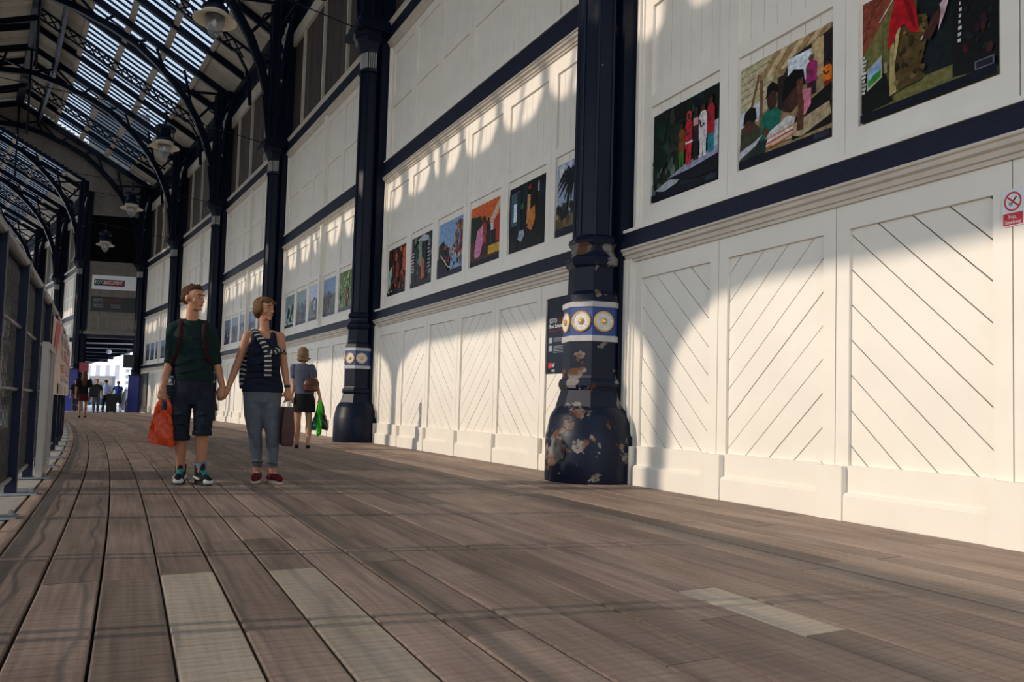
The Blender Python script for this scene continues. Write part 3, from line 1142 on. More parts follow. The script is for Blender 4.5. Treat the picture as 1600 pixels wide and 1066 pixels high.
    put('back_plate', MB().box(-.30, .30, -.36, -.12, 0, 12.9), M['navy'])
    # pierced spandrel brackets along the wall
    if detail:
        for s in (-1, 1):
            out = [(s * .30, 9.3), (s * .36, 10.2), (s * .60, 11.0), (s * 1.0, 11.55), (s * 1.62, 11.95)]
            mb = MB()
            for a_, b_ in zip(out[:-1], out[1:]):
                mb.bar((a_[0], .06, a_[1]), (b_[0], .06, b_[1]), .10, .06)
            mb.bar((s * .30, .06, 9.3), (s * .30, .06, 12.1), .07, .06)
            mb.bar((s * .30, .06, 12.12), (s * 1.7, .06, 12.12), .10, .07)
            put('spandrel_bracket', mb, pm)
            mb = MB()
            for (x, z, r) in ((.42, 10.75, .07), (.50, 11.1, .10), (.68, 11.42, .12), (.52, 11.62, .13), (.95, 11.8, .11), (.75, 11.78, .09), (.40, 10.4, .05)):
                n = 10
                for k in range(n):
                    a, b = 2 * pi * k / n, 2 * pi * (k + 1) / n
                    mb.bar((s * x + r * cos(a), .06, z + r * sin(a)), (s * x + r * cos(b), .06, z + r * sin(b)), .035, .03)
            put('scrollwork', mb, M['grey_band'] if s < 0 else pm)
    return P

def MBring(a, r0, r1, d, h, n):
    mb = MB()
    vs = []
    for (r, hh) in ((r1, 0), (r1, h * .8), ((r0 + r1) / 2, h), (r0, h * .8), (r0, 0)):
        for j in range(n):
            b = 2 * pi * j / n
            vs.append(((d + hh) * cos(a) - r * cos(b) * sin(a), (d + hh) * sin(a) + r * cos(b) * cos(a), 1.688 + r * sin(b)))
    fs = []
    for i_ in range(4):
        for j in range(n):
            j2 = (j + 1) % n
            fs.append((i_ * n + j, i_ * n + j2, (i_ + 1) * n + j2, (i_ + 1) * n + j))
    return mb.add(vs, fs)

def smooth_mesh(me, ang=35):
    import bmesh
    bm = bmesh.new()
    bm.from_mesh(me)
    for e in bm.edges:
        if len(e.link_faces) == 2 and e.calc_face_angle(0) > radians(ang):
            e.smooth = False
    for f in bm.faces:
        f.smooth = True
    bm.to_mesh(me)
    bm.free()

def finish(P):
    for e in P:
        if e[2]:
            smooth_mesh(e[1], e[3])
        for s_ in e[4]:
            if s_[2]:
                smooth_mesh(s_[1])
    return P
CP1 = finish(column_proto(M['worn'], True))
CP2 = finish(column_proto(M['navy'], True))

def place_column(P, s, toff, label):
    p = arc(s, toff)
    h = arc_heading(s)
    r = empty('iron_column', (p.x, p.y, 0), h + pi / 2, label, 'column', 'navy iron columns along the wall')
    for nm, me, sm, ang, subs in P:
        o = link(nm, me, r)
        for sn, sme, _ in subs:
            link(sn, sme, o)
    return r
clab = {0: 'navy iron column behind the camera', 1: 'nearest navy iron column, its swollen round base worn to bare metal and rust',
        2: 'second navy iron column, glossy base beside the woman with the green bag',
        3: 'third navy iron column, behind the woman in grey jeans',
        4: 'fourth navy iron column, behind the man in the dark green sweater',
        5: 'fifth navy iron column, just left of the man, at the wall',
        6: 'sixth navy iron column, on the right of the street opening'}
for i in range(0, 7):
    place_column(CP1 if i in (0, 1) else CP2, (i - 1) * BL, 0, clab[i])
for i in range(5):
    place_column(CP2, G_S + i * BL, G_T, ['navy iron column on the left of the street opening', 'navy iron column round the bend, first past the opening', 'navy iron column round the bend, second past the opening', 'navy iron column round the bend, third past the opening', 'navy iron column round the bend, fourth past the opening'][i])
# ------------------------------------------------------------------ floor of curved planks
def plank_mesh(pl, name):
    """planks given as (s0,s1,t0,t1,dz); one mesh with uv in metres"""
    me = bpy.data.meshes.new(name)
    V, F, UV = [], [], []
    for (s0, s1, t0, t1, dz) in pl:
        n = max(1, int(math.ceil((s1 - s0) / 1.1)))
        o = len(V)
        sec = [(t0, -.06), (t0, -.006), (t0 + .006, 0), (t1 - .006, 0), (t1, -.006), (t1, -.06)]
        uo = RND.uniform(0, 50) if len(pl) > 1 else 0
        for k in range(n + 1):
            s = s0 + (s1 - s0) * k / n
            for (t, z) in sec:
                q = arc(s, t)
                V.append((q.x, q.y, z + dz))
        for k in range(n):
            for j in range(5):
                a, b = o + k * 6 + j, o + k * 6 + j + 1
                F.append((a, b, b + 6, a + 6))
                sa, sb = s0 + (s1 - s0) * k / n + uo, s0 + (s1 - s0) * (k + 1) / n + uo
                ta, tb = sec[j][0] + uo, sec[j + 1][0] + uo
                UV += [(sa, ta), (sa, tb), (sb, tb), (sb, ta)]
        for base in (o, o + n * 6):
            f = [base + j for j in range(6)]
            if base != o:
                f = f[::-1]
            F.append(tuple(f))
            UV += [(s0 + uo, t0)] * 6
    me.from_pydata(V, [], F)
    uvl = me.uv_layers.new(name='UVMap')
    flat = [c for u in UV for c in u]
    uvl.data.foreach_set('uv', flat)
    me.update()
    return me

floor = empty('floor', (0, 0, 0), kind='structure')
T0, PWD = 3.27, .213
near, rest, light = [], [], []
rows = list(range(-17, 9))
special = {4: [(-7.9, -3.3)], 2: [(-8.2, -3.35)], -5: [(-4.97, -4.30)]}
for k in rows:
    t0, t1 = T0 + PWD * k, T0 + PWD * (k + 1)
    if k == 8:
        t1 = 5.07
    gap = RND.uniform(.003, .007) if k < 0 else RND.uniform(.006, .013)
    bounds = []
    fixed = sorted([q for r in special.get(k, []) for q in r])
    s = -12.0 + RND.uniform(0, 2)
    cuts = [s]
    while s < 41:
        s += RND.choice([2.4, 3.0, 3.4, 4.1, 4.6]) + RND.uniform(-.3, .3)
        cuts.append(min(s, 41.0))
    if fixed:
        cuts = [c for c in cuts if c < fixed[0] - .8 or c > fixed[-1] + .8] + fixed
        cuts.sort()
    elif k in (0, 1, 3, 5, 6):
        # a row of butt ends shared by neighbouring planks
        e = -2.55 if k in (1, 3) else -3.32
        cuts = [c for c in cuts if abs(c - e) > 1.2] + [e]
        cuts.sort()
    for a, b in zip(cuts[:-1], cuts[1:]):
        if b - a < .2:
            continue
        rec = (a + .003, b - .003, t0 + gap / 2, t1 - gap / 2, RND.uniform(-.003, .002))
        islight = any(abs(a - r[0]) < .01 and abs(b - r[1]) < .01 for r in special.get(k, []))
        if islight:
            light.append(rec)
        elif a < 21.5:
            near.append(rec)
        else:
            rest.append(rec)
near.sort(key=lambda r: (r[0] + 6.8) ** 2 + (r[2] - 4.4) ** 2)
if len(near) > 290:
    rest += near[290:]
    near = near[:290]
for r in near:
    me = plank_mesh([r], 'plank')
    me.materials.append(M['plank'])
    link('plank', me, floor)
for r in light:
    me = plank_mesh([r], 'plank')
    me.materials.append(M['planklight'])
    o = link('plank', me, floor)
    o['label'] = 'paler, newer plank'
me = plank_mesh(rest, 'far_planks')
me.materials.append(M['plank'])
o = link('far_planks', me, floor)
o['kind'] = 'stuff'
# joists and dark void below, kerb stones along the fence
def arcbox(s0, s1, t0, t1, z0, z1, n=None):
    n = n or max(1, int((s1 - s0) / 4))
    mb = MB()
    vs = []
    for k in range(n + 1):
        s = s0 + (s1 - s0) * k / n
        for (t, z) in ((t0, z0), (t0, z1), (t1, z1), (t1, z0)):
            q = arc(s, t)
            vs.append((q.x, q.y, z))
    fs = [(0, 1, 2, 3), tuple(n * 4 + j for j in (3, 2, 1, 0))]
    for k in range(n):
        for j in range(4):
            fs.append((k * 4 + j, k * 4 + 4 + j, k * 4 + 4 + (j + 1) % 4, k * 4 + (j + 1) % 4))
    return mb.add(vs, fs)
part('sub_floor', arcbox(-14, 41, -.5, 5.6, -.25, -.058), M['pit'], floor)
k = 0
s = -12.0
while s < 41:
    part('kerb_stone', arcbox(s + .004, s + 1.296, 5.085, 5.46, -.2, -.002 + RND.uniform(-.004, .003), 1), M['concrete'], floor)
    s += 1.3
part('platform_face', arcbox(-14, 41, 5.46, 5.6, -1.15, -.06), M['pit'], floor)
tb = empty('ground', (0, 0, 0), kind='structure')
part('track_bed', arcbox(-40, 60, 5.55, 60, -1.3, -1.12, 30), M['ballast'], tb)
# lit ground outside the street opening
part('paving', MB().add([(-150, 41.2, -.045), (60, 41.2, -.045), (60, 220, -.045), (-150, 220, -.045)], [(0, 1, 2, 3)]), M['paving'], tb)
for (sa, sb, ta, tb_) in ((-30, -12.5, -4, 5.4),):
    part('rear_floor', arcbox(sa, sb, ta, tb_, -.2, -.01), M['plank'], tb)

# ------------------------------------------------------------------ fence on the left
FT = 5.20
fence = empty('mesh_fence', (arc(-.05, FT).x, arc(-.05, FT).y, 0), 0,
              'long navy post and rail fence with dark wire mesh and netting along the tracks', 'fence')
def fpart(name, mb, m, smooth=False, label=None, kind=None):
    o = Vector(fence.location)
    mb.v = [(v[0] - o.x, v[1] - o.y, v[2] - o.z) for v in mb.v]
    return part(name, mb, m, fence, smooth, label=label, kind=kind)
def fp(s, t, z):
    q = arc(s, t)
    return Vector((q.x, q.y, z))
FS = [-.05 + 1.30 * j for j in range(-7, 31)]
for s in FS:
    h = arc_heading(s) + pi / 2
    def rb(w, d, z0, z1, ds=0.0, dt=0.0):
        c = fp(s + ds, FT + dt, 0)
        mb = MB().box(-w / 2, w / 2, -d / 2, d / 2, z0, z1)
        mb.v = [(c.x + v[0] * cos(h) - v[1] * sin(h), c.y + v[0] * sin(h) + v[1] * cos(h), v[2]) for v in mb.v]
        return mb
    if s < -1.5:
        fpart('post', rb(.028, .05, 0, 1.72, -.045), M['bluefence'])
        fpart('post', rb(.028, .05, 0, 1.72, .045), M['bluefence'])
    else:
        fpart('post', rb(.075, .075, 0, 1.73), M['bluefence'])
    fpart('base_plate', rb(.17, .26, 0, .014, 0, -.04), M['steel'])
    q = fp(s + .05, FT - .13, .02)
    fpart('bolt', MB().lathe([(.016, 0), (.016, .035), (.008, .045)], 6, c=(q.x, q.y)), M['steel'])
for a, b in zip(FS[:-1], FS[1:]):
    fpart('top_rail', MB().tube([fp(a - .01, FT, 1.735), fp(b - .03, FT, 1.735)], .040, 10), M['steel'], True)
    fpart('rail_sleeve', MB().tube([fp(a + .02, FT, 1.735), fp(a + .12, FT, 1.735)], .046, 10), M['steel'], True)
    for z in (1.24, .78, .12):
        fpart('rail', MB().tube([fp(a + .03, FT, z), fp(b - .03, FT, z)], .014, 6), M['steel'], True)
    if b < 14:
        mb = MB()
        n = 20
        for k in range(1, n):
            s = a + (b - a) * k / n
            mb.bar(fp(s, FT + .02, .10), fp(s, FT + .02, 1.72), .004, .004)
        for k in range(14):
            z = .16 + k * .115
            pts = []
            for j in range(9):
                s = a + (b - a) * j / 8
                pts.append(fp(s, FT + .02, z + .006 * sin(s * 5.1 + k * 1.7) + .004 * sin(s * 11 + k)))
            mb.tube(pts, .004, 4)
        fpart('mesh_panel', mb, M['black'])
    net = MB()
    vs = []
    for j in range(9):
        s = a + (b - a) * j / 8
        for k in range(5):
            z = .10 + k * .405
            vs.append(fp(s, FT + .035 + .008 * sin(s * 9 + k * 2), z))
    fs = [(j * 5 + k, j * 5 + k + 1, (j + 1) * 5 + k + 1, (j + 1) * 5 + k) for j in range(8) for k in range(4)]
    net.add(vs, fs)
    fpart('netting', net, M['net'])
    fpart('shadow_strip', MB().bar(fp(a, FT + .04, 1.70), fp(b, FT + .04, 1.70), .012, .07), M['black'])  # solid strip added below the rail to darken its shadow line on the floor

# ------------------------------------------------------------------ flat printed things: coloured shapes on a thin sheet
def poster_mesh(w, h, shapes, thick=.004, name='poster'):
    """sheet in the x-z plane facing +y, left edge of the picture at high x. shapes: (colour, [(u,v)...]) with u right, v up in 0..1"""
    me = bpy.data.meshes.new(name)
    V, F, C = [], [], []
    bg = shapes[0][0]
    x0, x1 = w / 2, -w / 2
    V += [(x0, 0, 0), (x1, 0, 0), (x1, 0, h), (x0, 0, h), (x0, thick, 0), (x1, thick, 0), (x1, thick, h), (x0, thick, h)]
    for f in ((0, 1, 2, 3), (7, 6, 5, 4), (0, 4, 5, 1), (1, 5, 6, 2), (2, 6, 7, 3), (3, 7, 4, 0)):
        F.append(f)
        C.append(bg)
    lay = thick
    for (c, poly) in shapes[1:]:
        lay += .00022
        o = len(V)
        for (u, v) in poly:
            u = min(1, max(0, u)); v = min(1, max(0, v))
            V.append((x0 + (x1 - x0) * u, lay, h * v))
        # facing +y
        area = sum(poly[i][0] * poly[(i + 1) % len(poly)][1] - poly[(i + 1) % len(poly)][0] * poly[i][1] for i in range(len(poly)))
        idx = list(range(o, len(V)))
        F.append(tuple(idx if area > 0 else idx[::-1]))
        C.append(c)
    me.from_pydata(V, [], F)
    ca = me.color_attributes.new('ink', 'FLOAT_COLOR', 'CORNER')
    data = []
    for f, c in zip(F, C):
        data += list(c) * len(f)
    ca.data.foreach_set('color', data)
    me.materials.append(M['print'])
    me.update()
    return me

def C8(r, g, b):
    return srgb(r, g, b)
def ell(cx, cy, rx, ry, n=12, a0=0):
    return [(cx + rx * cos(2 * pi * k / n + a0), cy + ry * sin(2 * pi * k / n + a0)) for k in range(n)]
def rect(a, b, c, d):
    return [(a, b), (c, b), (c, d), (a, d)]
def lens(pts, w):
    """thick line"""
    out, back = [], []
    for i, p in enumerate(pts):
        q = pts[min(i + 1, len(pts) - 1)]; r = pts[max(i - 1, 0)]
        dx, dy = q[0] - r[0], q[1] - r[1]
        L = sqrt(dx * dx + dy * dy) + 1e-9
        ww = w[i] if isinstance(w, (list, tuple)) else w
        out.append((p[0] - dy / L * ww, p[1] + dx / L * ww))
        back.append((p[0] + dy / L * ww, p[1] - dx / L * ww))
    return out + back[::-1]

def text_part(name, body, size, m, parent, loc, rot, label=None, align='CENTER', extr=.001, sx=1.0):
    cu = bpy.data.curves.new(name, 'FONT')
    cu.body = body
    cu.size = size
    cu.align_x = align
    cu.align_y = 'CENTER'
    cu.extrude = extr
    cu.materials.append(m)
    o = bpy.data.objects.new(name, cu)
    COL.objects.link(o)
    o.parent = parent
    o.location = loc
    o.rotation_euler = rot
    o.scale = (sx, 1, 1)
    bpy.context.view_layer.update()
    me = bpy.data.meshes.new_from_object(o.evaluated_get(bpy.context.evaluated_depsgraph_get()))
    me.name = name
    bpy.data.objects.remove(o)
    o = link(name, me, parent, loc)
    o.rotation_euler = rot
    o.scale = (sx, 1, 1)
    if label:
        o['label'] = label
    return o
WROT = (pi / 2, 0, pi)          # lettering on the wall: reads from the platform side

# banner and grey leaf on the fence
def on_fence(name, s0, s1, t, z0, z1, shapes, label, cat):
    a, b = fp(s0, t, z0), fp(s1, t, z0)
    n = 10
    r = empty(name, tuple(fp((s0 + s1) / 2, t, z0)), 0, label, cat)
    return r
ban = bpy.data.meshes.new('banner')
V, F, C = [], [], []
bs0, bs1, bz0, bz1 = 2.30, 10.6, .76, 1.60
c0 = fp(bs0, 5.13, bz0)
def bpnt(u, v, lay):
    q = fp(bs0 + (bs1 - bs0) * u, 5.13 - lay + .012 * sin(u * 25), bz0 + (bz1 - bz0) * v)
    return tuple(q - c0)
N = 24
for k in range(N):
    o = len(V)
    for (u, v) in ((k / N, 0), ((k + 1) / N, 0), ((k + 1) / N, 1), (k / N, 1)):
        V.append(bpnt(u, v, 0))
    F.append((o, o + 1, o + 2, o + 3)); C.append(C8(205, 178, 165))
marks = []
rb_ = random.Random(5)
marks.append((C8(205, 60, 60), [(0, 0.05), (.10, .98), (.17, .98), (.05, .05)]))
marks.append((C8(214, 90, 88), [(.02, .0), (.09, .62), (.12, .55), (.055, 0)]))
u = .22
for row, (v0, v1, cc) in enumerate(((.78, .92, C8(140, 132, 128)), (.56, .72, C8(196, 72, 70)), (.36, .50, C8(204, 92, 88)), (.22, .31, C8(150, 140, 136)))):
    u = .20 + .02 * row
    while u < .88:
        w_ = rb_.uniform(.012, .03)
        kind = rb_.choice('IOLEH')
        if kind == 'I':
            marks.append((cc, rect(u, v0, u + w_ * .4, v1)))
        elif kind == 'O':
            marks.append((cc, ell(u + w_ / 2, (v0 + v1) / 2, w_ / 2, (v1 - v0) / 2, 10)))
            marks.append((C8(205, 178, 165), ell(u + w_ / 2, (v0 + v1) / 2, w_ / 4, (v1 - v0) / 4, 8)))
        elif kind == 'L':
            marks.append((cc, rect(u, v0, u + w_ * .35, v1)))
            marks.append((cc, rect(u, v0, u + w_, v0 + (v1 - v0) * .25)))
        elif kind == 'E':
            marks.append((cc, rect(u, v0, u + w_ * .35, v1)))
            for q in (0, .4, .8):
                marks.append((cc, rect(u, v0 + (v1 - v0) * q, u + w_, v0 + (v1 - v0) * (q + .2))))
        else:
            marks.append((cc, rect(u, v0, u + w_ * .3, v1)))
            marks.append((cc, rect(u + w_ * .7, v0, u + w_, v1)))
            marks.append((cc, rect(u, (v0 + v1) / 2 - .02, u + w_, (v0 + v1) / 2 + .02)))
        u += w_ + .008
        if rb_.random() < .15:
            u += .03
marks.append((C8(120, 116, 118), rect(.16, .02, .97, .16)))
for k in range(9):
    marks.append((C8(200, 196, 192), rect(.55 + k * .03, .05, .57 + k * .03, .13)))
lay = .002
for (cc, poly) in marks:
    lay += .00005
    o = len(V)
    for (u, v) in poly:
        V.append(bpnt(u, v, lay))
    F.append(tuple(range(o, len(V)))); C.append(cc)
ban.from_pydata(V, [], F)
ca = ban.color_attributes.new('ink', 'FLOAT_COLOR', 'CORNER')
dd = []
for f, c in zip(F, C):
    dd += list(c) * len(f)
ca.data.foreach_set('color', dd)
ban.materials.append(M['print'])
bo = link('banner', ban, None, tuple(c0))
tag(bo, 'pale pink banner with red and grey lettering tied along the fence', 'banner')

p = fp(1.10, 5.11, .02)
q = fp(2.16, 5.11, .02)
lf = empty('metal_leaf', tuple(p), atan2(q.y - p.y, q.x - p.x), 'grey sheet metal panel with pale frame standing against the fence before the banner', 'panel')
part('sheet', MB().box(.05, .62, -.006, .006, .08, 1.16), M['sheet'], lf)
part('frame', MB().box(0, .06, -.025, .025, 0, 1.2).box(.06, 1.0, -.025, .025, 1.14, 1.2).box(.94, 1.0, -.025, .025, .0, 1.14).box(.06, .94, -.025, .025, .0, .07), mat('pale_frame', (.48, .46, .42, 1), .6), lf)
part('frame_bar', MB().box(.62, .68, -.02, .02, .07, 1.14), M['grey_band'], lf)
part('dark_slot', MB().box(.70, .92, -.004, .010, .12, 1.10), M['dark'], lf)
part('tag', MB().box(.10, .22, .012, .030, .03, .10), M['darkred'], lf, label='small dark red tag')
# ------------------------------------------------------------------ photographs hung in the wall panels
def hang(i, x, y, z, mesh_, name, label, cat, group=None):
    b = bays[i]
    a = b.rotation_euler[2]
    o = link(name, mesh_, None, (b.location.x + cos(a) * x - sin(a) * y, b.location.y + sin(a) * x + cos(a) * y, z), a)
    return tag(o, label, cat, group)

bk = C8(14, 16, 26)
def person_shapes(cx, y0, h, top, bottom, skin=(70, 42, 32), hair=(18, 14, 14), w=.05, hood=None):
    s = []
    s.append((C8(*bottom), [(cx - w * .75, y0), (cx - w * .1, y0), (cx, y0 + h * .3), (cx + w * .1, y0), (cx + w * .75, y0), (cx + w * .8, y0 + h * .5), (cx - w * .8, y0 + h * .5)]))
    s.append((C8(*top), [(cx - w * 1.0, y0 + h * .32), (cx + w * 1.0, y0 + h * .32), (cx + w * 1.05, y0 + h * .75), (cx + w * .5, y0 + h * .84), (cx - w * .5, y0 + h * .84), (cx - w * 1.05, y0 + h * .75)]))
    if hood:
        s.append((C8(*hood), ell(cx, y0 + h * .91, w * .75, h * .10)))
    else:
        s.append((C8(*hair), ell(cx, y0 + h * .93, w * .62, h * .085)))
    s.append((C8(*skin), ell(cx, y0 + h * .90, w * .45, h * .065)))
    s.append((C8(*skin), lens([(cx - w * .9, y0 + h * .7), (cx - w * .4, y0 + h * .55), (cx + w * .3, y0 + h * .6)], w * .2)))
    return s
def blotch(cols, n, seed, r=(.02, .08), box=(0, 0, 1, 1)):
    q = random.Random(seed)
    out = []
    for k in range(n):
        c = q.choice(cols)
        cx, cy = q.uniform(box[0], box[2]), q.uniform(box[1], box[3])
        rr = q.uniform(*r)
        m = q.randint(5, 8)
        out.append((C8(*[min(255, max(0, v + q.randint(-8, 8))) for v in c]), [(cx + rr * q.uniform(.5, 1.2) * cos(2 * pi * j / m), cy + rr * q.uniform(.6, 1.6) * sin(2 * pi * j / m)) for j in range(m)]))
    return out
navy_strip = [(C8(14, 17, 34), rect(0, 0, 1, .075)), (C8(40, 44, 60), rect(.84, .02, .98, .065))]

def pic_children_boat():
    s = [(C8(22, 34, 28), None)]
    s += blotch([(18, 28, 24), (30, 44, 34), (24, 38, 28), (36, 52, 40)], 40, 3, (.05, .14))
    s += blotch([(70, 84, 70), (96, 110, 100)], 14, 4, (.02, .05), (0, .05, .35, .4))
    s.append((C8(160, 165, 170), [(.05, .12), (.30, .20), (.52, .20), (.40, .12), (.2, .08)]))
    s.append((C8(170, 180, 190), rect(.93, .30, 1, .62)))
    s.append((C8(150, 150, 178), [(.25, .205), (.55, .30), (1, .36), (1, .27), (.6, .22)]))
    s.append((C8(15, 15, 24), [(.25, .20), (.6, .215), (1, .265), (1, .1), (.6, .1), (.45, .15)]))
    s += person_shapes(.47, .27, .50, (120, 66, 32), (60, 110, 30), w=.048)
    s += person_shapes(.58, .27, .58, (178, 36, 52), (190, 40, 50), hood=(200, 60, 66), w=.052)
    s.append((C8(225, 215, 215), rect(.53, .50, .64, .52)))
    s += person_shapes(.69, .29, .58, (40, 30, 36), (30, 26, 30), w=.045)
    s.append((C8(200, 150, 150), rect(.65, .66, .72, .74)))
    s += person_shapes(.79, .29, .58, (215, 205, 205), (222, 215, 215), w=.058)
    s += person_shapes(.90, .31, .60, (165, 32, 44), (32, 128, 140), w=.052)
    return s + navy_strip

def pic_children_desk():
    s = [(C8(150, 128, 92), None)]
    s.append((C8(186, 176, 140), [(0, .35), (0, 1), (.45, 1), (.32, .5)]))
    for k in range(7):
        s.append((C8(132, 112, 76), lens([(0, .55 + k * .07), (.38, .62 + k * .065)], .004)))
    s.append((C8(196, 206, 216), [(0, .40), (.22, .42), (.25, .6), (.0, .55)]))
    s.append((C8(122, 84, 50), lens([(.25, .28), (.25, .85)], .018)))
    s.append((C8(112, 78, 48), lens([(.03, .2), (.22, .86)], .012)))
    for k in range(8):
        s.append((C8(206, 180, 138) if k % 2 else C8(162, 130, 90), [(.22 + k * .08, .80), (.40 + k * .09, 1), (.48 + k * .09, 1), (.29 + k * .08, .80)]))
    s.append((C8(40, 32, 28), [(.42, .60), (.58, .86), (1, .95), (1, .88), (.6, .78)]))
    s.append((C8(38, 30, 26), rect(.44, .42, .56, .74)))
    s.append((C8(214, 220, 228), rect(.55, .60, .80, .86)))
    s.append((C8(186, 158, 116), rect(.80, .58, .92, .92)))
    s += person_shapes(.80, .44, .36, (150, 40, 100), (46, 26, 40), w=.055, skin=(90, 66, 54), hair=(110, 100, 96))
    s.append((C8(32, 28, 30), rect(.92, .5, 1, .9)))
    s += person_shapes(.96, .42, .26, (216, 112, 26), (120, 40, 20), w=.045)
    s.append((C8(18, 15, 16), [(.66, .34), (1, .48), (1, .12), (.6, .1)]))
    s.append((C8(172, 150, 118), [(.62, .24), (.98, .32), (1, .20), (.70, .10), (.6, .14)]))
    # the three nearest children
    s.append((C8(60, 62, 46), [(0, .16), (.02, .40), (.14, .44), (.24, .34), (.26, .10), (.0, .08)]))
    s.append((C8(84, 52, 38), ell(.12, .40, .065, .085)))
    s.append((C8(14, 12, 14), [(.04, .42), (.06, .54), (.13, .58), (.19, .55), (.20, .44), (.16, .42), (.10, .46)]))
    s.append((C8(96, 58, 42), [(.02, .18), (.08, .22), (.10, .18), (.03, .12)]))
    s.append((C8(22, 104, 88), [(.24, .20), (.27, .44), (.38, .50), (.48, .42), (.46, .26)]))
    s.append((C8(60, 38, 30), ell(.38, .56, .055, .10)))
    s.append((C8(12, 11, 13), [(.31, .58), (.33, .70), (.38, .73), (.44, .68), (.45, .60), (.38, .64)]))
    s.append((C8(86, 50, 36), lens([(.28, .30), (.38, .22), (.50, .30)], .03)))
    s.append((C8(208, 120, 140), [(.66, .30), (.70, .52), (.80, .50), (.80, .36), (.74, .28)]))
    s.append((C8(64, 40, 30), [(.50, .40), (.54, .56), (.66, .56), (.68, .42), (.58, .36)]))
    s.append((C8(10, 9, 11), [(.49, .50), (.52, .68), (.62, .74), (.72, .70), (.74, .56), (.66, .58), (.60, .56), (.54, .50)]))
    s.append((C8(92, 54, 38), lens([(.69, .16), (.70, .40), (.68, .52)], [.035, .03, .025])))
    for k in range(4):
        s.append((C8(110, 66, 48), lens([(.665 + k * .014, .50), (.655 + k * .018, .62 + .01 * (k % 2))], .006)))
    # exercise books
    s.append((C8(206, 200, 196), [(.26, .13), (.60, .12), (.64, .30), (.56, .34), (.36, .26)]))
    for k, c in enumerate(((200, 110, 60), (216, 180, 120), (190, 60, 56), (222, 214, 206), (206, 140, 90))):
        s.append((C8(*c), [(.32, .10 + k * .022), (.62, .14 + k * .022), (.62, .155 + k * .022), (.33, .115 + k * .022)]))
    s.append((C8(190, 190, 196), [(.0, .09), (.0, .17), (.18, .22), (.28, .26), (.2, .18)]))
    s.append((C8(30, 44, 40), [(.08, .08), (.24, .20), (.34, .20), (.30, .08)]))
    return s + navy_strip

def pic_red_scarf():
    s = [(C8(112, 108, 62), None)]
    s.append((C8(136, 66, 46), [(0, .56), (0, 1), (.30, 1), (.28, .93)]))
    for k in range(4):
        s.append((C8(96, 44, 34), lens([(0, .66 + k * .1), (.10 + k * .06, .95 + k * .02)], .006)))
    s.append((C8(196, 190, 176), lens([(.14, .78), (.30, .97)], .006)))
    for k in range(5):
        s.append((C8(96, 92, 52), lens([(.08 + k * .09, .3), (.08 + k * .09, .76)], .003)))
    s.append((C8(20, 28, 30), [(.44, .38), (.44, .88), (.70, .98), (.70, .2), (.5, .2)]))
    for k in range(4):
        s.append((C8(60, 74, 74), lens([(.58, .86 - k * .03), (.67, .89 - k * .03)], .004)))
    s.append((C8(18, 17, 20), [(.70, .1), (.70, .86), (.76, .82), (.86, .9), (1, .88), (1, .06)]))
    s.append((C8(92, 62, 46), [(.90, .84), (.94, 1), (1, 1), (1, .80)]))
    s.append((C8(118, 42, 34), [(.72, .90), (.74, 1), (.84, 1), (.86, .88), (.80, .78), (.74, .80)]))
    s.append((C8(14, 12, 14), [(.82, .80), (.84, 1), (.93, 1), (.92, .82), (.88, .74)]))
    for k in range(9):
        s.append((C8(206, 206, 202), rect(.735 + .002 * k, .34 + k * .045, .755 + .004 * (k % 3), .365 + k * .045)))
    s += blotch([(40, 26, 28), (60, 24, 24), (24, 40, 34), (30, 28, 34)], 22, 9, (.01, .03), (.78, .2, .98, .74))
    # computer screen
    s.append((C8(12, 18, 12), [(0, .08), (0, .40), (.05, .42), (.2, .34), (.26, .10)]))
    s.append((C8(178, 172, 154), [(.045, .25), (.05, .43), (.17, .50), (.172, .32)]))
    s.append((C8(150, 186, 222), [(.055, .28), (.058, .42), (.162, .48), (.163, .34)]))
    s.append((C8(52, 142, 48), [(.055, .275), (.057, .33), (.11, .37), (.163, .385), (.163, .335)]))
    s.append((C8(150, 140, 120), rect(.19, .34, .215, .42)))
    for k in range(10):
        s.append((C8(196, 196, 192), rect(.004, .24 + k * .032, .030 + .006 * (k % 3), .262 + k * .032)))
    # woman
    s.append((C8(176, 156, 102), [(.235, .14), (.24, .62), (.30, .66), (.31, .16)]))
    s.append((C8(84, 66, 34), [(.29, .16), (.27, .56), (.36, .72), (.52, .66), (.54, .52), (.48, .30), (.49, .18)]))
    s += blotch([(126, 102, 50), (54, 40, 24), (98, 74, 36), (40, 34, 20)], 34, 12, (.008, .026), (.29, .2, .52, .64))
    s.append((C8(190, 172, 116), [(.27, .42), (.30, .68), (.33, .66), (.29, .40)]))
    s.append((C8(178, 20, 30), [(.225, .50), (.24, .72), (.28, .88), (.29, 1), (.42, 1), (.44, .90), (.42, .86), (.45, .72), (.47, .54), (.40, .58), (.36, .66), (.31, .64), (.27, .56)]))
    s.append((C8(128, 12, 22), [(.35, .86), (.40, .82), (.43, .70), (.45, .58), (.42, .62), (.38, .74)]))
    s.append((C8(80, 44, 36), [(.42, .90), (.425, 1), (.455, 1), (.45, .93), (.435, .88)]))
    s.append((C8(210, 168, 172), [(.48, .48), (.56, .58), (.55, .55), (.49, .47)]))
    s.append((C8(206, 170, 176), [(.62, .68), (.70, .74), (.66, .60), (.61, .48), (.63, .62)]))
    s.append((C8(70, 40, 34), [(.50, .50), (.58, .62), (.63, .66), (.62, .56), (.55, .44)]))
    return s + [(C8(14, 17, 34), rect(0, 0, 1, .07)), (C8(96, 96, 104), rect(.86, .075, .985, .14)), (C8(30, 32, 44), rect(.87, .085, .975, .13))]

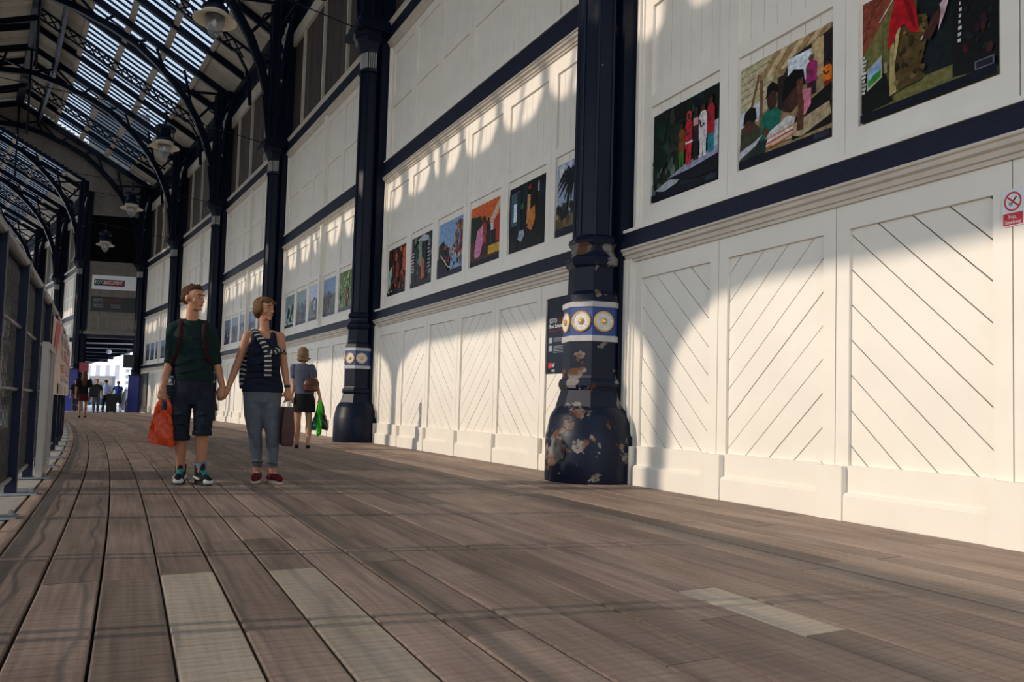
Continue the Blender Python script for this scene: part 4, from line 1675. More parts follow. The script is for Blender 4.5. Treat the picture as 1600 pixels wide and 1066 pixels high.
def pic_crowd(seed):
    s = [(C8(36, 22, 18), None)]
    s += blotch([(150, 60, 32), (96, 40, 26), (190, 92, 40), (60, 34, 26), (30, 20, 20)], 60, seed, (.03, .09), (.1, .1, 1, .95))
    s.append((C8(150, 196, 190), [(.04, .12), (.06, .46), (.20, .62), (.26, .50), (.16, .2)]))
    s.append((C8(196, 88, 50), [(.82, .5), (.86, .9), (1, .96), (1, .4)]))
    s += person_shapes(.55, .15, .6, (140, 50, 34), (60, 24, 20), w=.08)
    return s + [(C8(18, 20, 32), rect(0, 0, 1, .09)), (C8(200, 200, 200), rect(.04, .06, .12, .1)), (C8(190, 190, 190), rect(.2, .07, .26, .1))]
def pic_bus():
    s = [(C8(40, 40, 42), None)]
    s += blotch([(90, 96, 92), (60, 64, 60), (20, 20, 22), (120, 126, 120)], 50, 22, (.02, .07))
    s.append((C8(186, 190, 196), [(.30, .92), (.6, .98), (.85, .92), (.8, .84), (.5, .86)]))
    s.append((C8(120, 150, 130), [(.42, .40), (.36, .9), (.5, .92), (.55, .5), (.5, .36)]))
    s.append((C8(26, 26, 28), rect(.60, .10, .74, .84)))
    s.append((C8(190, 92, 66), [(.50, .10), (.52, .5), (.62, .52), (.66, .14)]))
    for k in range(7):
        s.append((C8(176, 180, 184), rect(.04, .30 + k * .06, .16, .33 + k * .06)))
        s.append((C8(150, 156, 160), rect(.80, .30 + k * .07, .93, .33 + k * .07)))
    return s + [(C8(20, 24, 44), rect(0, 0, 1, .09))]
def pic_rally():
    s = [(C8(128, 160, 200), None)]
    s.append((C8(26, 24, 26), [(0, .1), (0, .6), (.2, .68), (.3, .56), (.42, .5), (.5, .3), (.5, .1)]))
    s += blotch([(150, 58, 44), (60, 34, 60), (196, 160, 120), (40, 30, 50), (120, 60, 46)], 60, 31, (.02, .05), (.25, .16, 1, .55))
    s += blotch([(130, 46, 36), (70, 40, 80), (160, 100, 60)], 26, 32, (.03, .06), (.72, .4, 1, .92))
    s.append((C8(190, 176, 150), lens([(.12, .42), (.45, .16), (.62, .12)], .014)))
    s.append((C8(20, 20, 24), [(0, .06), (0, .34), (.15, .36), (.46, .1)]))
    return s + [(C8(18, 22, 44), rect(0, 0, 1, .09))]
def pic_orange_roof():
    s = [(C8(70, 44, 34), None)]
    s.append((C8(214, 100, 48), [(0, .86), (0, 1), (1, 1), (1, .60), (.62, .62), (.5, .74), (.3, .80)]))
    for k in range(6):
        s.append((C8(176, 70, 36), lens([(.1 + k * .14, 1), (.42 + k * .06, .72)], .006)))
    s.append((C8(196, 176, 148), [(.62, .66), (.8, .82), (.98, .98), (1, .86), (.78, .62)]))
    s.append((C8(22, 44, 28), rect(0, .40, .36, .82)))
    s.append((C8(206, 196, 186), rect(.68, .30, .78, .62)))
    s.append((C8(170, 54, 34), [(.78, .3), (.80, .66), (1, .74), (1, .3)]))
    s += person_shapes(.46, .12, .66, (150, 60, 52), (70, 26, 34), w=.09)
    s.append((C8(206, 128, 160), [(.14, .20), (.24, .58), (.42, .64), (.46, .4), (.34, .14), (.18, .12)]))
    s += person_shapes(.62, .14, .58, (28, 24, 26), (24, 20, 22), w=.07)
    s.append((C8(196, 150, 48), rect(.62, .12, 1, .26)))
    s.append((C8(30, 26, 28), rect(.70, .26, .86, .5)))
    return s + [(C8(14, 16, 30), rect(0, 0, 1, .08))]
def pic_dark_room():
    s = [(C8(12, 15, 22), None)]
    s += blotch([(16, 20, 28), (8, 10, 14), (20, 26, 32)], 20, 41, (.06, .14))
    s.append((C8(60, 90, 100), [(.04, .40), (.04, .9), (.3, .92), (.32, .4)]))
    s.append((C8(20, 34, 40), rect(.0, .3, .06, .9)))
    s.append((C8(206, 226, 240), rect(.13, .46, .22, .74)))
    s.append((C8(24, 36, 44), rect(.22, .3, .34, .9)))
    s.append((C8(40, 96, 52), ell(.38, .66, .05, .05)))
    s.append((C8(190, 140, 90), [(.50, .36), (.52, .80), (.60, .78), (.60, .4)]))
    s.append((C8(188, 112, 44), [(.52, .30), (.60, .56), (.72, .60), (.74, .40), (.64, .24)]))
    s.append((C8(150, 156, 170), [(.26, .18), (.30, .30), (.42, .30), (.46, .22), (.36, .12)]))
    s.append((C8(190, 190, 186), rect(.80, .78, .83, .93)))
    s.append((C8(120, 40, 36), ell(.58, .90, .05, .04)))
    return s
def pic_palm():
    s = [(C8(150, 162, 190), None)]
    s += blotch([(196, 200, 214), (120, 134, 168)], 14, 51, (.06, .12))
    s.append((C8(24, 22, 22), lens([(.22, .22), (.26, .5), (.34, .8)], .03)))
    for k in range(15):
        a = pi * 2 * k / 15
        s.append((C8(16, 22, 26), lens([(.36, .80), (.36 + .22 * cos(a), .78 + .16 * sin(a)), (.36 + .38 * cos(a), .66 + .20 * sin(a))], [.03, .026, .004])))
    for k in range(13):
        a = pi * 2 * k / 13
        s.append((C8(20, 26, 30), lens([(.85, .86), (.85 + .2 * cos(a), .84 + .16 * sin(a)), (.85 + .36 * cos(a), .74 + .2 * sin(a))], [.03, .026, .004])))
    s += blotch([(30, 36, 26), (44, 50, 34), (20, 24, 22)], 34, 52, (.04, .08), (0, .22, 1, .42))
    s.append((C8(110, 92, 64), [(0, .18), (.3, .24), (.7, .32), (1, .34), (1, .1), (0, .1)]))
    s += blotch([(140, 116, 80), (84, 72, 50)], 14, 53, (.04, .08), (0, .1, 1, .28))
    return s + [(C8(18, 20, 40), rect(0, 0, 1, .09))]
def pic_soft(seed, sky, mid, low, acc, dark=False):
    s = [(C8(*low), None)]
    s.append((C8(*sky), [(0, .5), (0, 1), (1, 1), (1, .55), (.6, .5), (.3, .56)]))
    s += blotch([mid, low], 30, seed, (.05, .12), (0, .1, 1, .6))
    s += blotch([acc, mid], 12, seed + 1, (.02, .06), (.2, .15, .9, .6))
    s += person_shapes(.35 + .3 * ((seed * 7) % 10) / 10, .12, .5, acc, low, w=.06)
    return s + [(C8(40, 44, 70), rect(0, 0, 1, .08))]

PZ, PH, PWI = 2.945, .925, .985
YP = YM - .030 + .004
pics = {
    (0, 0): (pic_children_boat(), 'photograph of five children in bright clothes standing on a boat on green water'),
    (0, 1): (pic_children_desk(), 'photograph of children bent over exercise books at a desk under a bamboo roof'),
    (0, 2): (pic_red_scarf(), 'photograph of a woman in a red headscarf beside a small computer screen'),
    (1, 0): (pic_crowd(61), 'photograph of a dim red-brown crowd with a pale green cloth at its left edge'),
    (1, 1): (pic_bus(), 'photograph of a grey vehicle interior with an orange figure low in the middle'),
    (1, 2): (pic_rally(), 'photograph of a crowd along a boat under a plain blue sky'),
    (1, 3): (pic_orange_roof(), 'photograph with an orange slatted roof and a figure in a pink shawl'),
    (1, 4): (pic_dark_room(), 'photograph of a dark room with a bright window and an orange cloth'),
    (1, 5): (pic_palm(), 'photograph of palm trees against the sky, partly behind the worn column'),
    (2, 0): (pic_soft(70, (130, 150, 150), (60, 70, 66), (170, 196, 190), (22, 24, 30)), 'photograph of a dark figure on pale green, leftmost in its bay'),
    (2, 1): (pic_soft(71, (140, 158, 160), (110, 130, 136), (96, 100, 108), (80, 92, 96)), 'hazy grey-green photograph, second from the third column'),
    (2, 2): (pic_soft(72, (186, 196, 222), (90, 90, 104), (126, 124, 140), (196, 198, 206)), 'photograph of pale sky and grey trees, left of the middle post beside the third column'),
    (2, 3): (pic_soft(73, (124, 148, 186), (86, 104, 92), (96, 98, 92), (52, 46, 56)), 'photograph of a grey-green path under a blue sky, right of the middle post'),
    (2, 4): ([(C8(90, 116, 66), None)] + blotch([(140, 170, 80), (60, 90, 50), (190, 206, 150), (110, 140, 70)], 70, 74, (.02, .06)) + person_shapes(.55, .12, .45, (140, 50, 60), (120, 44, 60), w=.06) + [(C8(60, 60, 90), rect(0, 0, 1, .08))], 'photograph of bright green foliage with a red figure, beside the second column'),
    (2, 5): (pic_soft(75, (120, 140, 160), (70, 90, 80), (80, 80, 70), (120, 60, 40)), 'photograph hidden behind the second column'),
}
ordw = ['leftmost', 'second from the left', 'third from the left', 'fourth from the left', 'fifth from the left', 'rightmost']
for i, where in ((3, 'the bay between the man and the woman'), (4, 'the bay partly behind the man'), (5, 'the bay nearest the street opening')):
    for j in range(6):
        tone = [((120, 130, 150), (40, 50, 60), (70, 76, 92), (150, 156, 170)), ((134, 150, 180), (90, 100, 120), (100, 106, 126), (60, 66, 80)), ((140, 150, 176), (70, 80, 96), (110, 114, 132), (170, 176, 190)),
                ((120, 140, 176), (80, 94, 110), (96, 104, 122), (66, 60, 80)), ((100, 120, 150), (60, 76, 84), (84, 90, 104), (140, 140, 150)), ((110, 120, 140), (50, 60, 70), (76, 80, 94), (120, 110, 110))][j]
        pics[(i, j)] = (pic_soft(80 + i * 7 + j, *tone), 'small hazy photograph, %s in %s' % (ordw[j], where))
for (i, j), (sh, lb) in pics.items():
    hang(i, PC[j] + (0 if i else .0), YP, PZ, poster_mesh(PWI, PH, sh, name='photograph'), 'photograph', lb, 'photograph', 'exhibition photographs along the wall')

# information poster behind the worn column
def hang_empty(i, x, y, z, name, label, cat):
    b = bays[i]
    a = b.rotation_euler[2]
    return empty(name, (b.location.x + cos(a) * x - sin(a) * y, b.location.y + sin(a) * x + cos(a) * y, z), a, label, cat)
ip = hang_empty(1, PC[5], YL - .026, 1.20, 'information_poster', 'dark navy information poster on the low panel, half hidden by the worn column', 'poster')
part('sheet', MB().box(-.51, .51, 0, .006, 0, .945), M['navyprint'], ip)
text_part('lettering', 'FOTO', .085, M['white'], ip, (.455, .0075, .655), WROT, align='LEFT', sx=.75)
text_part('lettering', 'DOCUMENT', .085, M['darkred'], ip, (.24, .0075, .655), WROT, align='LEFT', sx=.75)
text_part('lettering', 'Boat Schools', .066, M['white'], ip, (.455, .0075, .59), WROT, align='LEFT', sx=.9)
text_part('lettering', 'of Bangladesh', .066, M['white'], ip, (.085, .0075, .59), WROT, align='LEFT', sx=.9)
text_part('lettering', 'Photography Exhibition', .045, M['darkred'], ip, (.455, .0075, .535), WROT, align='LEFT', sx=.8)
for (z, n) in ((.44, 3), (.34, 5)):
    part('thumbnail', MB().box(.38, .46, .006, .0072, z - .06, z + .01), M['greyprint'], ip)
    for k in range(n):
        part('text_line', MB().box(-.35 + .05 * (k % 2), .35, .006, .0072, z - k * .019 - .006, z - k * .019), M['greyprint'], ip)
part('logo', MB().box(.39, .46, .006, .0075, .07, .135), M['red'], ip)
text_part('logo', 'BF', .07, M['white'], ip, (.345, .0075, .10), WROT)
part('logo', MB().box(.31, .38, .006, .0072, .02, .05), M['greyprint'], ip)

# no smoking sign
ns = hang_empty(0, 3.985, YL + .002, 1.925, 'no_smoking_sign', 'small red and white no smoking sign at the right edge', 'sign')
part('plate', MB().box(-.062, .062, 0, .004, 0, .228), M['white'], ns)
part('red_panel', MB().box(-.056, .056, .004, .0048, .006, .080), M['red'], ns)
mbr = MB()
n = 32
vs = []
for r in (.050, .041):
    for k in range(n):
        a = 2 * pi * k / n
        vs.append((r * cos(a), .0052, .150 + r * sin(a) * 1.18))
mbr.add(vs, [(k, k + n, (k + 1) % n + n, (k + 1) % n) for k in range(n)])
part('red_ring', mbr, M['red'], ns)
part('red_slash', MB().prism([(.036, .178), (.030, .186), (-.036, .122), (-.030, .114)], .0048, .0056), M['red'], ns)
part('cigarette', MB().prism([(-.026, .176), (-.018, .180), (.012, .140), (.004, .136)], .0042, .005), M['ink'], ns)
part('smoke', MB().prism([(.004, .136), (.022, .150), (.026, .134), (.012, .120), (.002, .126)], .0042, .0046), M['greyprint'], ns)
text_part('lettering', 'No.', .036, M['white'], ns, (0, .0055, .056), WROT, sx=.9)
text_part('lettering', 'Smoking', .030, M['white'], ns, (0, .0055, .024), WROT, sx=.88)

# boards on the end wall
EROT = (pi / 2, 0, 0)
def end_sign(name, u0, u1, z0, z1, m, label):
    r = empty(name, endp(u0, -.05, z0), aE, label, 'sign')
    part('board', MB().box(0, u1 - u0, -.03, 0, 0, z1 - z0), m, r)
    return r
s1 = end_sign('exhibition_sign', .62, 2.95, 6.92, 7.72, M['white'], 'white exhibition board with boxed lettering high on the end wall')
part('lettering_box', MB().box(.12, 1.72, -.034, -.03, .20, .56), M['ink'], s1)
part('lettering_box', MB().box(.62, 1.68, -.036, -.034, .225, .535), M['darkred'], s1)
text_part('lettering', 'FOTO', .27, M['white'], s1, (.16, -.038, .385), EROT, align='LEFT', sx=.72)
text_part('lettering', 'DOCUMENT', .27, M['cream'], s1, (.66, -.038, .385), EROT, align='LEFT', sx=.62)
s2 = end_sign('exhibition_sign', .62, 2.95, 5.66, 6.50, M['ink'], 'black exhibition board with small white lettering low on the end wall')
text_part('lettering', 'FOTO', .26, M['greyprint'], s2, (.14, -.034, .62), EROT, align='LEFT', sx=.7)
text_part('lettering', 'DOCUMENT', .26, M['darkred'], s2, (.72, -.034, .62), EROT, align='LEFT', sx=.6)
text_part('lettering', 'Boat Schools\nof Bangladesh', .12, M['greyprint'], s2, (.14, -.034, .33), EROT, align='LEFT', sx=.8)
text_part('lettering', 'Boat Schools\nof Bangladesh', .12, M['greyprint'], s2, (1.05, -.034, .33), EROT, align='LEFT', sx=.8)
# ------------------------------------------------------------------ pendant lamps
def lamp_proto():
    P = []
    def put(name, mb, m, sm=True):
        me = mb.mesh(name, m)
        if sm:
            smooth_mesh(me, 50)
        P.append((name, me))
    put('stem', MB().tube([(0, 0, .92), (0, 0, 1.30)], .03, 8), M['navy'])
    put('canopy', MB().lathe([(.02, 1.0), (.07, .96), (.24, .88), (.27, .82), (.26, .79), (.13, .80)], 28), M['navy'])
    put('body', MB().lathe([(.13, .80), (.14, .66), (.16, .60), (.22, .56), (.23, .50), (.20, .46)], 28), M['navy'])
    put('collar', MB().lathe([(.20, .48), (.225, .46), (.225, .44), (.20, .42)], 28, cap=False), M['cream_trim'])
    put('shade', MB().lathe([(.19, .45), (.24, .40), (.36, .335), (.375, .32), (.365, .315), (.24, .37), (.17, .40)], 36, cap=False), M['lampwhite'])
    put('globe', MB().lathe([(.165, .40), (.17, .33), (.155, .22), (.11, .10), (.05, .025), (.01, .01)], 24), M['lampglass'])
    put('lamp_bulb', MB().ball((0, 0, .27), (.05, .05, .07)), M['white'])
    for s in (-1, 1):
        put('bracket', MB().tube([(s * .14, 0, .82), (s * .21, 0, .74), (s * .20, 0, .60), (s * .17, 0, .55)], .013, 6), M['navy'])
    return P
LAMP = lamp_proto()
def place_lamp(s, t, z, label, rod_to=None, toff=0):
    p = arc(s, t + toff)
    r = empty('pendant_lamp', (p.x, p.y, z), arc_heading(s), label, 'lamp', 'pendant lamps hanging over the platform')
    for nm, me in LAMP:
        link(nm, me, r)
    if rod_to:
        q = arc(*rod_to)
        a = Vector((p.x, p.y, z))
        for (sw, tw) in (rod_to, (s, 12.45)):
            q = arc(sw, tw)
            o = MB().tube([Vector((0, 0, 1.27)), Vector((q.x, q.y, 8.55)) - a], .012, 6)
            o.v = [tuple(Matrix.Rotation(-arc_heading(s), 4, 'Z') @ Vector(v)) for v in o.v]
            part('stay_wire', o, M['navy'], r)
for i, (s, lb) in enumerate(((7.57, 'nearest and largest pendant lamp, high before the glazed roof'), (15.6, 'second pendant lamp, below the nearest one, over the third column'),
                             (23.6, 'third pendant lamp, before the end wall at upper right of its dark opening'), (31.6, 'fourth pendant lamp, before the dark opening in the end wall'))):
    place_lamp(s, 3.16, 7.28, lb, ((i + 1) * BL, .4))
place_lamp(-.6, 3.16, 7.28, 'pendant lamp above the camera', (0, .4))
place_lamp(47.0, 3.2, 7.3, 'pendant lamp round the bend, over the fence', None, G_T)

# ------------------------------------------------------------------ things at the street opening
def blue_casing(pt, w, z1, label, name='column_casing'):
    r = empty(name, (pt.x, pt.y, 0), aE, label, 'casing')
    part('casing', MB().box(-w / 2, w / 2, -w / 2, w / 2, 0, z1), mat('bright_blue_paint', (.012, .018, .17, 1), .4), r)
    part('rim', MB().box(-w / 2 - .03, w / 2 + .03, -w / 2 - .03, w / 2 + .03, z1, z1 + .06), M['bluefence'], r)
    return r
blue_casing(pF + Vector((.12, -.3)), .56, 2.05, 'bright blue casing round the foot of the column right of the street opening')
blue_casing(pG + Vector((.05, -.3)), .50, 2.3, 'bright blue casing round the foot of the column left of the street opening')
r = empty('speaker_box', (pF.x - .05, pF.y - .72, 2.5), aE, 'black box on the column right of the street opening', 'box')
part('body', MB().box(-.28, .28, -.16, .16, 0, .72), M['black'], r)
part('bracket', MB().box(-.06, .06, .16, .30, .2, .5), M['steel'], r)
# gate of upright bars folded back against the wall
g0, g1 = arc(39.3, .12), arc(37.3, .10)
gt = empty('barred_gate', (g0.x, g0.y, 0), atan2(g1.y - g0.y, g1.x - g0.x), 'blue gate of upright bars folded back against the last bay', 'gate')
GL = (g1 - g0).length
part('frame', MB().box(0, GL, -.02, .02, .08, .13).box(0, GL, -.02, .02, 2.1, 2.15).box(0, .05, -.025, .025, 0, 2.2).box(GL - .05, GL, -.025, .025, 0, 2.2), M['bluefence'], gt)
for k in range(1, 14):
    part('bar', MB().box(GL * k / 14 - .01, GL * k / 14 + .01, -.01, .01, .13, 2.1), M['bluefence'], gt)
r = empty('street_bin', (-27.75, 53.6, -.045), 0, 'silver conical bin standing outside the street opening', 'bin')
o = part('body', MB().lathe([(.30, 0), (.33, .3), (.30, .9), (.22, 1.25), (.12, 1.4)], 20), M['steel'], r, True)
part('cap', MB().ball((0, 0, 1.42), (.16, .16, .10)), M['steel'], r, True)
# small red board hanging by the left post
r = empty('hanging_board', (pG.x + .62, pG.y - .3, 2.15), aE, 'small dark red board hanging by the left post of the opening', 'sign')
part('board', MB().box(-.22, .26, -.02, .02, 0, .55), M['darkred'], r)
part('arm', MB().box(-.4, .26, -.015, .015, .56, .60), M['navy'], r)

# canopy beyond the opening
can = empty('street_canopy', (pF.x, pF.y, 4.2), 0, 'dark boarded canopy beyond the street opening with a fringed edge', 'canopy')
poly = [(-20.5, 42.6), (-25.6, 50.5), (-42.5, 74.0), (-60, 95), (-62, 88), (-36, 52), (-25.0, 42.4)]
def cpt(x, y, z):
    return (x - pF.x, y - pF.y, z - 4.2)
mb = MB()
n = len(poly)
mb.add([cpt(x, y, 4.25) for x, y in poly] + [cpt(x, y, 4.40) for x, y in poly], [tuple(range(n)), tuple(range(2 * n - 1, n - 1, -1))] + [(k, k + n, (k + 1) % n + n, (k + 1) % n) for k in range(n)])
part('roof', mb, M['cream_dull'], can)
ed = [Vector(p) for p in poly[1:3]]
dl = (ed[1] - ed[0]); nv = int(dl.length / .45)
for k in range(nv):
    a = ed[0] + dl * (k / nv); b = ed[0] + dl * ((k + .92) / nv); c = (a + b) / 2
    part('valance_board', MB().add([cpt(a.x, a.y, 4.4), cpt(b.x, b.y, 4.4), cpt(b.x, b.y, 4.08), cpt(c.x, c.y, 3.98), cpt(a.x, a.y, 4.08)] + [cpt(a.x + .03, a.y - .03, 4.4), cpt(b.x + .03, b.y - .03, 4.4), cpt(b.x + .03, b.y - .03, 4.08), cpt(c.x + .03, c.y - .03, 3.98), cpt(a.x + .03, a.y - .03, 4.08)],
                                  [(0, 1, 2, 3, 4), (9, 8, 7, 6, 5), (2, 7, 8, 3), (3, 8, 9, 4)]), M['navy'], can)
for k in range(6):
    a = Vector((-21.5, 43.5)).lerp(Vector((-36, 66)), k / 5); b = Vector((-26, 43.5)).lerp(Vector((-44, 66)), k / 5)
    part('rib', MB().bar(cpt(a.x, a.y, 4.12), cpt(b.x, b.y, 4.12), .12, .24), M['navy'], can)
r = empty('globe_lamp', (-27.0, 49.6, 3.75), 0, 'small round globe lamp hanging under the street canopy', 'lamp')
part('globe', MB().ball((0, 0, .12), .17, 16, 10), M['white'], r, True)
part('stem', MB().tube([(0, 0, .28), (0, 0, .51)], .02), M['navy'], r)

# buildings across the street
def building(name, cx, cy, w, h, d, ang, m, wins, label, extra=None):
    r = empty(name, (cx, cy, -.045), ang, label, 'building')
    part('wall', MB().box(-w / 2, w / 2, 0, d, 0, h), m, r)
    for (x0, x1, z0, z1) in wins:
        o = part('window', MB().box(x0 - .1, x1 + .1, -.08, .02, z0 - .1, z1 + .1), M['white'], r)
        part('pane', MB().box(x0, x1, -.10, -.07, z0, z1), M['greyprint'], o)
    return r
VA = radians(-30)
bw = mat('white_render', (.90, .90, .90, 1), .7)
building('terrace_house', -58.0, 104, 12, 16, 8, VA, bw, [(x, x + 1.0, z, z + 2.0) for z in (3.4, 6.6) for x in (-5, -2.6, -.4, 1.9, 4.1)], 'white rendered house seen through the street opening')
ba = building('apartment_block', -47.4, 93, 3.6, 14, 4, VA, bw, [], 'white block with rows of balconies seen through the street opening')
for k in range(7):
    for x in (-1.3, 0, 1.2):
        part('balcony_recess', MB().box(x - .25, x + .25, -.05, .02, 1.9 + k * .75, 2.2 + k * .75), M['greyprint'], ba)
    part('balcony', MB().box(-1.7, 1.7, -.25, 0, 1.55 + k * .75, 1.75 + k * .75), M['white'], ba)
building('brick_building', -41.0, 87, 4.6, 5.2, 7, VA, mat('pale_grey_brick', (.34, .33, .34, 1), .8, noise=.15, nscale=3), [], 'pale grey brick building on the right of the street opening')
bl = building('garden_wall', -47.6, 86.0, 4.4, 3.4, .4, VA, mat('grey_brick_wall', (.22, .21, .21, 1), .8, noise=.2, nscale=3), [], 'grey brick wall across the street')
for ci, (cx, cy, col_, lb) in enumerate(((-46.6, 82.0, (.03, .08, .22, 1), 'dark blue car parked across the street behind the walking man'), (-42.2, 81.5, (.55, .60, .68, 1), 'pale car parked across the street beside the silver bin'), (-51.2, 84.8, (.04, .05, .08, 1), 'dark car parked across the street behind the long-haired woman'))):
    r = empty('car', (cx, cy, -.045), VA, lb, 'car', 'cars parked across the street')
    cm = mat('car_paint', col_, .25)
    prof = [(-2.1, .3), (2.1, .3), (2.15, .75), (1.9, .88), (1.2, .98), (.6, 1.42), (-1.0, 1.45), (-1.75, .98), (-2.12, .85)]
    part('body', MB().prism(prof, -.85, .85), cm, r)
    part('windscreen', MB().prism([(1.05, 1.0), (.58, 1.36), (-.95, 1.38), (-1.5, 1.0)], -.87, .87), M['ink'], r)
    for x in (-1.35, 1.35):
        for y in (-.8, .8):
            mbw = MB()
            vs = []
            for yy in (y - .1, y + .1):
                for k in range(16):
                    vs.append((x + .32 * cos(2 * pi * k / 16), yy, .32 + .32 * sin(2 * pi * k / 16)))
            mbw.add(vs, [tuple(range(16)), tuple(range(31, 15, -1))] + [(k, k + 16, (k + 1) % 16 + 16, (k + 1) % 16) for k in range(16)])
            part('wheel', mbw, M['black'], r)
# ------------------------------------------------------------------ people
class Blob:
    """closed rounded lofts that a remesh modifier grows into one surface"""
    def __init__(self):
        self.mb = MB()

    def limb(self, pts, rs, n=14, flat=None, cap=True):
        pts = [Vector(p) for p in pts]
        rs = list(rs)
        # rounded ends
        if cap:
            d0 = (pts[0] - pts[1]).normalized()
            d1 = (pts[-1] - pts[-2]).normalized()
            pts = [pts[0] + d0 * rs[0] * .92, pts[0] + d0 * rs[0] * .62] + pts + [pts[-1] + d1 * rs[-1] * .62, pts[-1] + d1 * rs[-1] * .92]
            rs = [rs[0] * .35, rs[0] * .78] + rs + [rs[-1] * .78, rs[-1] * .35]
        self.mb.tube(pts, rs, n, flat=flat)
        return self

    def stack(self, rings, n=20):
        """rings (cx,cy,z,rx,ry)"""
        vs, fs = [], []
        for (cx, cy, z, rx, ry) in rings:
            for k in range(n):
                a = 2 * pi * k / n
                vs.append((cx + rx * cos(a), cy + ry * sin(a), z))
        for i in range(len(rings) - 1):
            for k in range(n):
                k2 = (k + 1) % n
                fs.append((i * n + k, i * n + k2, (i + 1) * n + k2, (i + 1) * n + k))
        fs.append(tuple(range(n - 1, -1, -1)))
        fs.append(tuple((len(rings) - 1) * n + k for k in range(n)))
        self.mb.add(vs, fs)
        return self

    def ball(self, c, r, M4=None, n=16, m=10):
        t = MB().ball((0, 0, 0), r, n, m)
        c = Vector(c)
        vs = [(M4 @ Vector(v) if M4 else Vector(v)) + c for v in t.v]
        self.mb.add(vs, t.f)
        return self

    def build(self, name, m, parent, voxel=.007, smooth=2, label=None):
        me = self.mb.mesh(name, m, True)
        o = link(name, me, parent)
        r = o.modifiers.new('remesh', 'REMESH')
        r.mode = 'VOXEL'
        r.voxel_size = voxel
        r.use_smooth_shade = True
        if smooth:
            s = o.modifiers.new('smooth', 'SMOOTH')
            s.iterations = smooth
            s.factor = .6
        if label:
            o['label'] = label
        return o

SKIN = mat('skin', (.42, .185, .10, 1), .5, noise=.06, nscale=12)
SKIN2 = mat('skin_legs', (.42, .205, .125, 1), .5, noise=.06, nscale=12)
LIP = mat('lips', (.30, .09, .07, 1), .5)
EYEW = mat('eye_white', (.30, .26, .24, 1), .5)
EYED = mat('eye_dark', (.03, .02, .02, 1), .2)
def hairmat(name, c1):
    return mat(name, c1, .7, spec=.08, noise=.55, nscale=60, bump=.8, bscale=120, stretch=(1, 1, .35))
def fabric(name, c, n=.18, sc=14, bump=.5):
    return mat(name, c, .85, spec=.15, noise=n, nscale=sc, bump=bump, bscale=9)

def head(B, c, yaw, k=1.0, tilt=0.0, fem=False):
    """adds the skull, face, ears to blob B; face looks along local -y turned by yaw. returns transform"""
    R = Matrix.Rotation(yaw, 4, 'Z') @ Matrix.Rotation(tilt, 4, 'X')
    R3 = R.to_3x3()
    c = Vector(c)
    def P(x, y, z):
        return c + R3 @ Vector((x * k, y * k, z * k))
    def ball(x, y, z, rx, ry, rz_, rot=0):
        MM = R3 @ (Matrix.Rotation(rot, 3, 'X'))
        B.ball(P(x, y, z), (rx * k, ry * k, rz_ * k), MM)
    jw = .86 if fem else 1.0
    ball(0, .018, .035, .076, .094, .085)
    ball(0, -.020, .030, .066, .068, .080)
    ball(0, -.030, -.030, .056 * jw, .058, .062)
    ball(0, -.040, -.070, .040 * jw, .042, .034)       # jaw
    ball(0, -.076, -.090, .020 * jw, .018, .017)       # chin
    ball(-.036 * jw, -.050, -.020, .026, .030, .026)   # cheeks
    ball(.036 * jw, -.050, -.020, .026, .030, .026)
    ball(0, -.078, .040, .046, .016, .014)             # brow
    B.limb([P(0, -.084, .026), P(0, -.100, -.002), P(0, -.110, -.024)], [.009 * k, .011 * k, .013 * k], 10)
    ball(-.012, -.098, -.027, .009, .010, .008)
    ball(.012, -.098, -.027, .009, .010, .008)
    ball(0, -.088, -.050, .022, .012, .010)
    ball(0, -.086, -.062, .020, .012, .010)
    for s in (-1, 1):
        ball(s * .076, .004, -.004, .011, .020, .031, .2)
    return P, R3

def face_parts(P, R3, k, parent):
    for s in (-1, 1):
        mb = MB().ball((0, 0, 0), (.0115 * k, .009 * k, .0060 * k), 10, 7)
        o = part('eye', mb, EYEW, parent, True)
        o.matrix_local = Matrix.Translation(P(s * .029, -.0805, .012)) @ R3.to_4x4()
        mb = MB().ball((0, -.0055 * k, 0), (.006 * k, .0045 * k, .0055 * k), 8, 6)
        part('iris', mb, EYED, o, True)
        mb = MB().tube([P(s * .014, -.094, .033), P(s * .030, -.093, .039), P(s * .046, -.080, .034)], .0035 * k, 5)
        part('eyebrow', mb, M['hairbrow'], parent, True)
    mb = MB().tube([P(-.022, -.092, -.055), P(-.010, -.100, -.053), P(.010, -.100, -.053), P(.022, -.092, -.055)], [.003 * k, .0055 * k, .0055 * k, .003 * k], 6)
    part('lips', mb, LIP, parent, True)
M['hairbrow'] = mat('brow_hair', (.07, .04, .025, 1), .7)

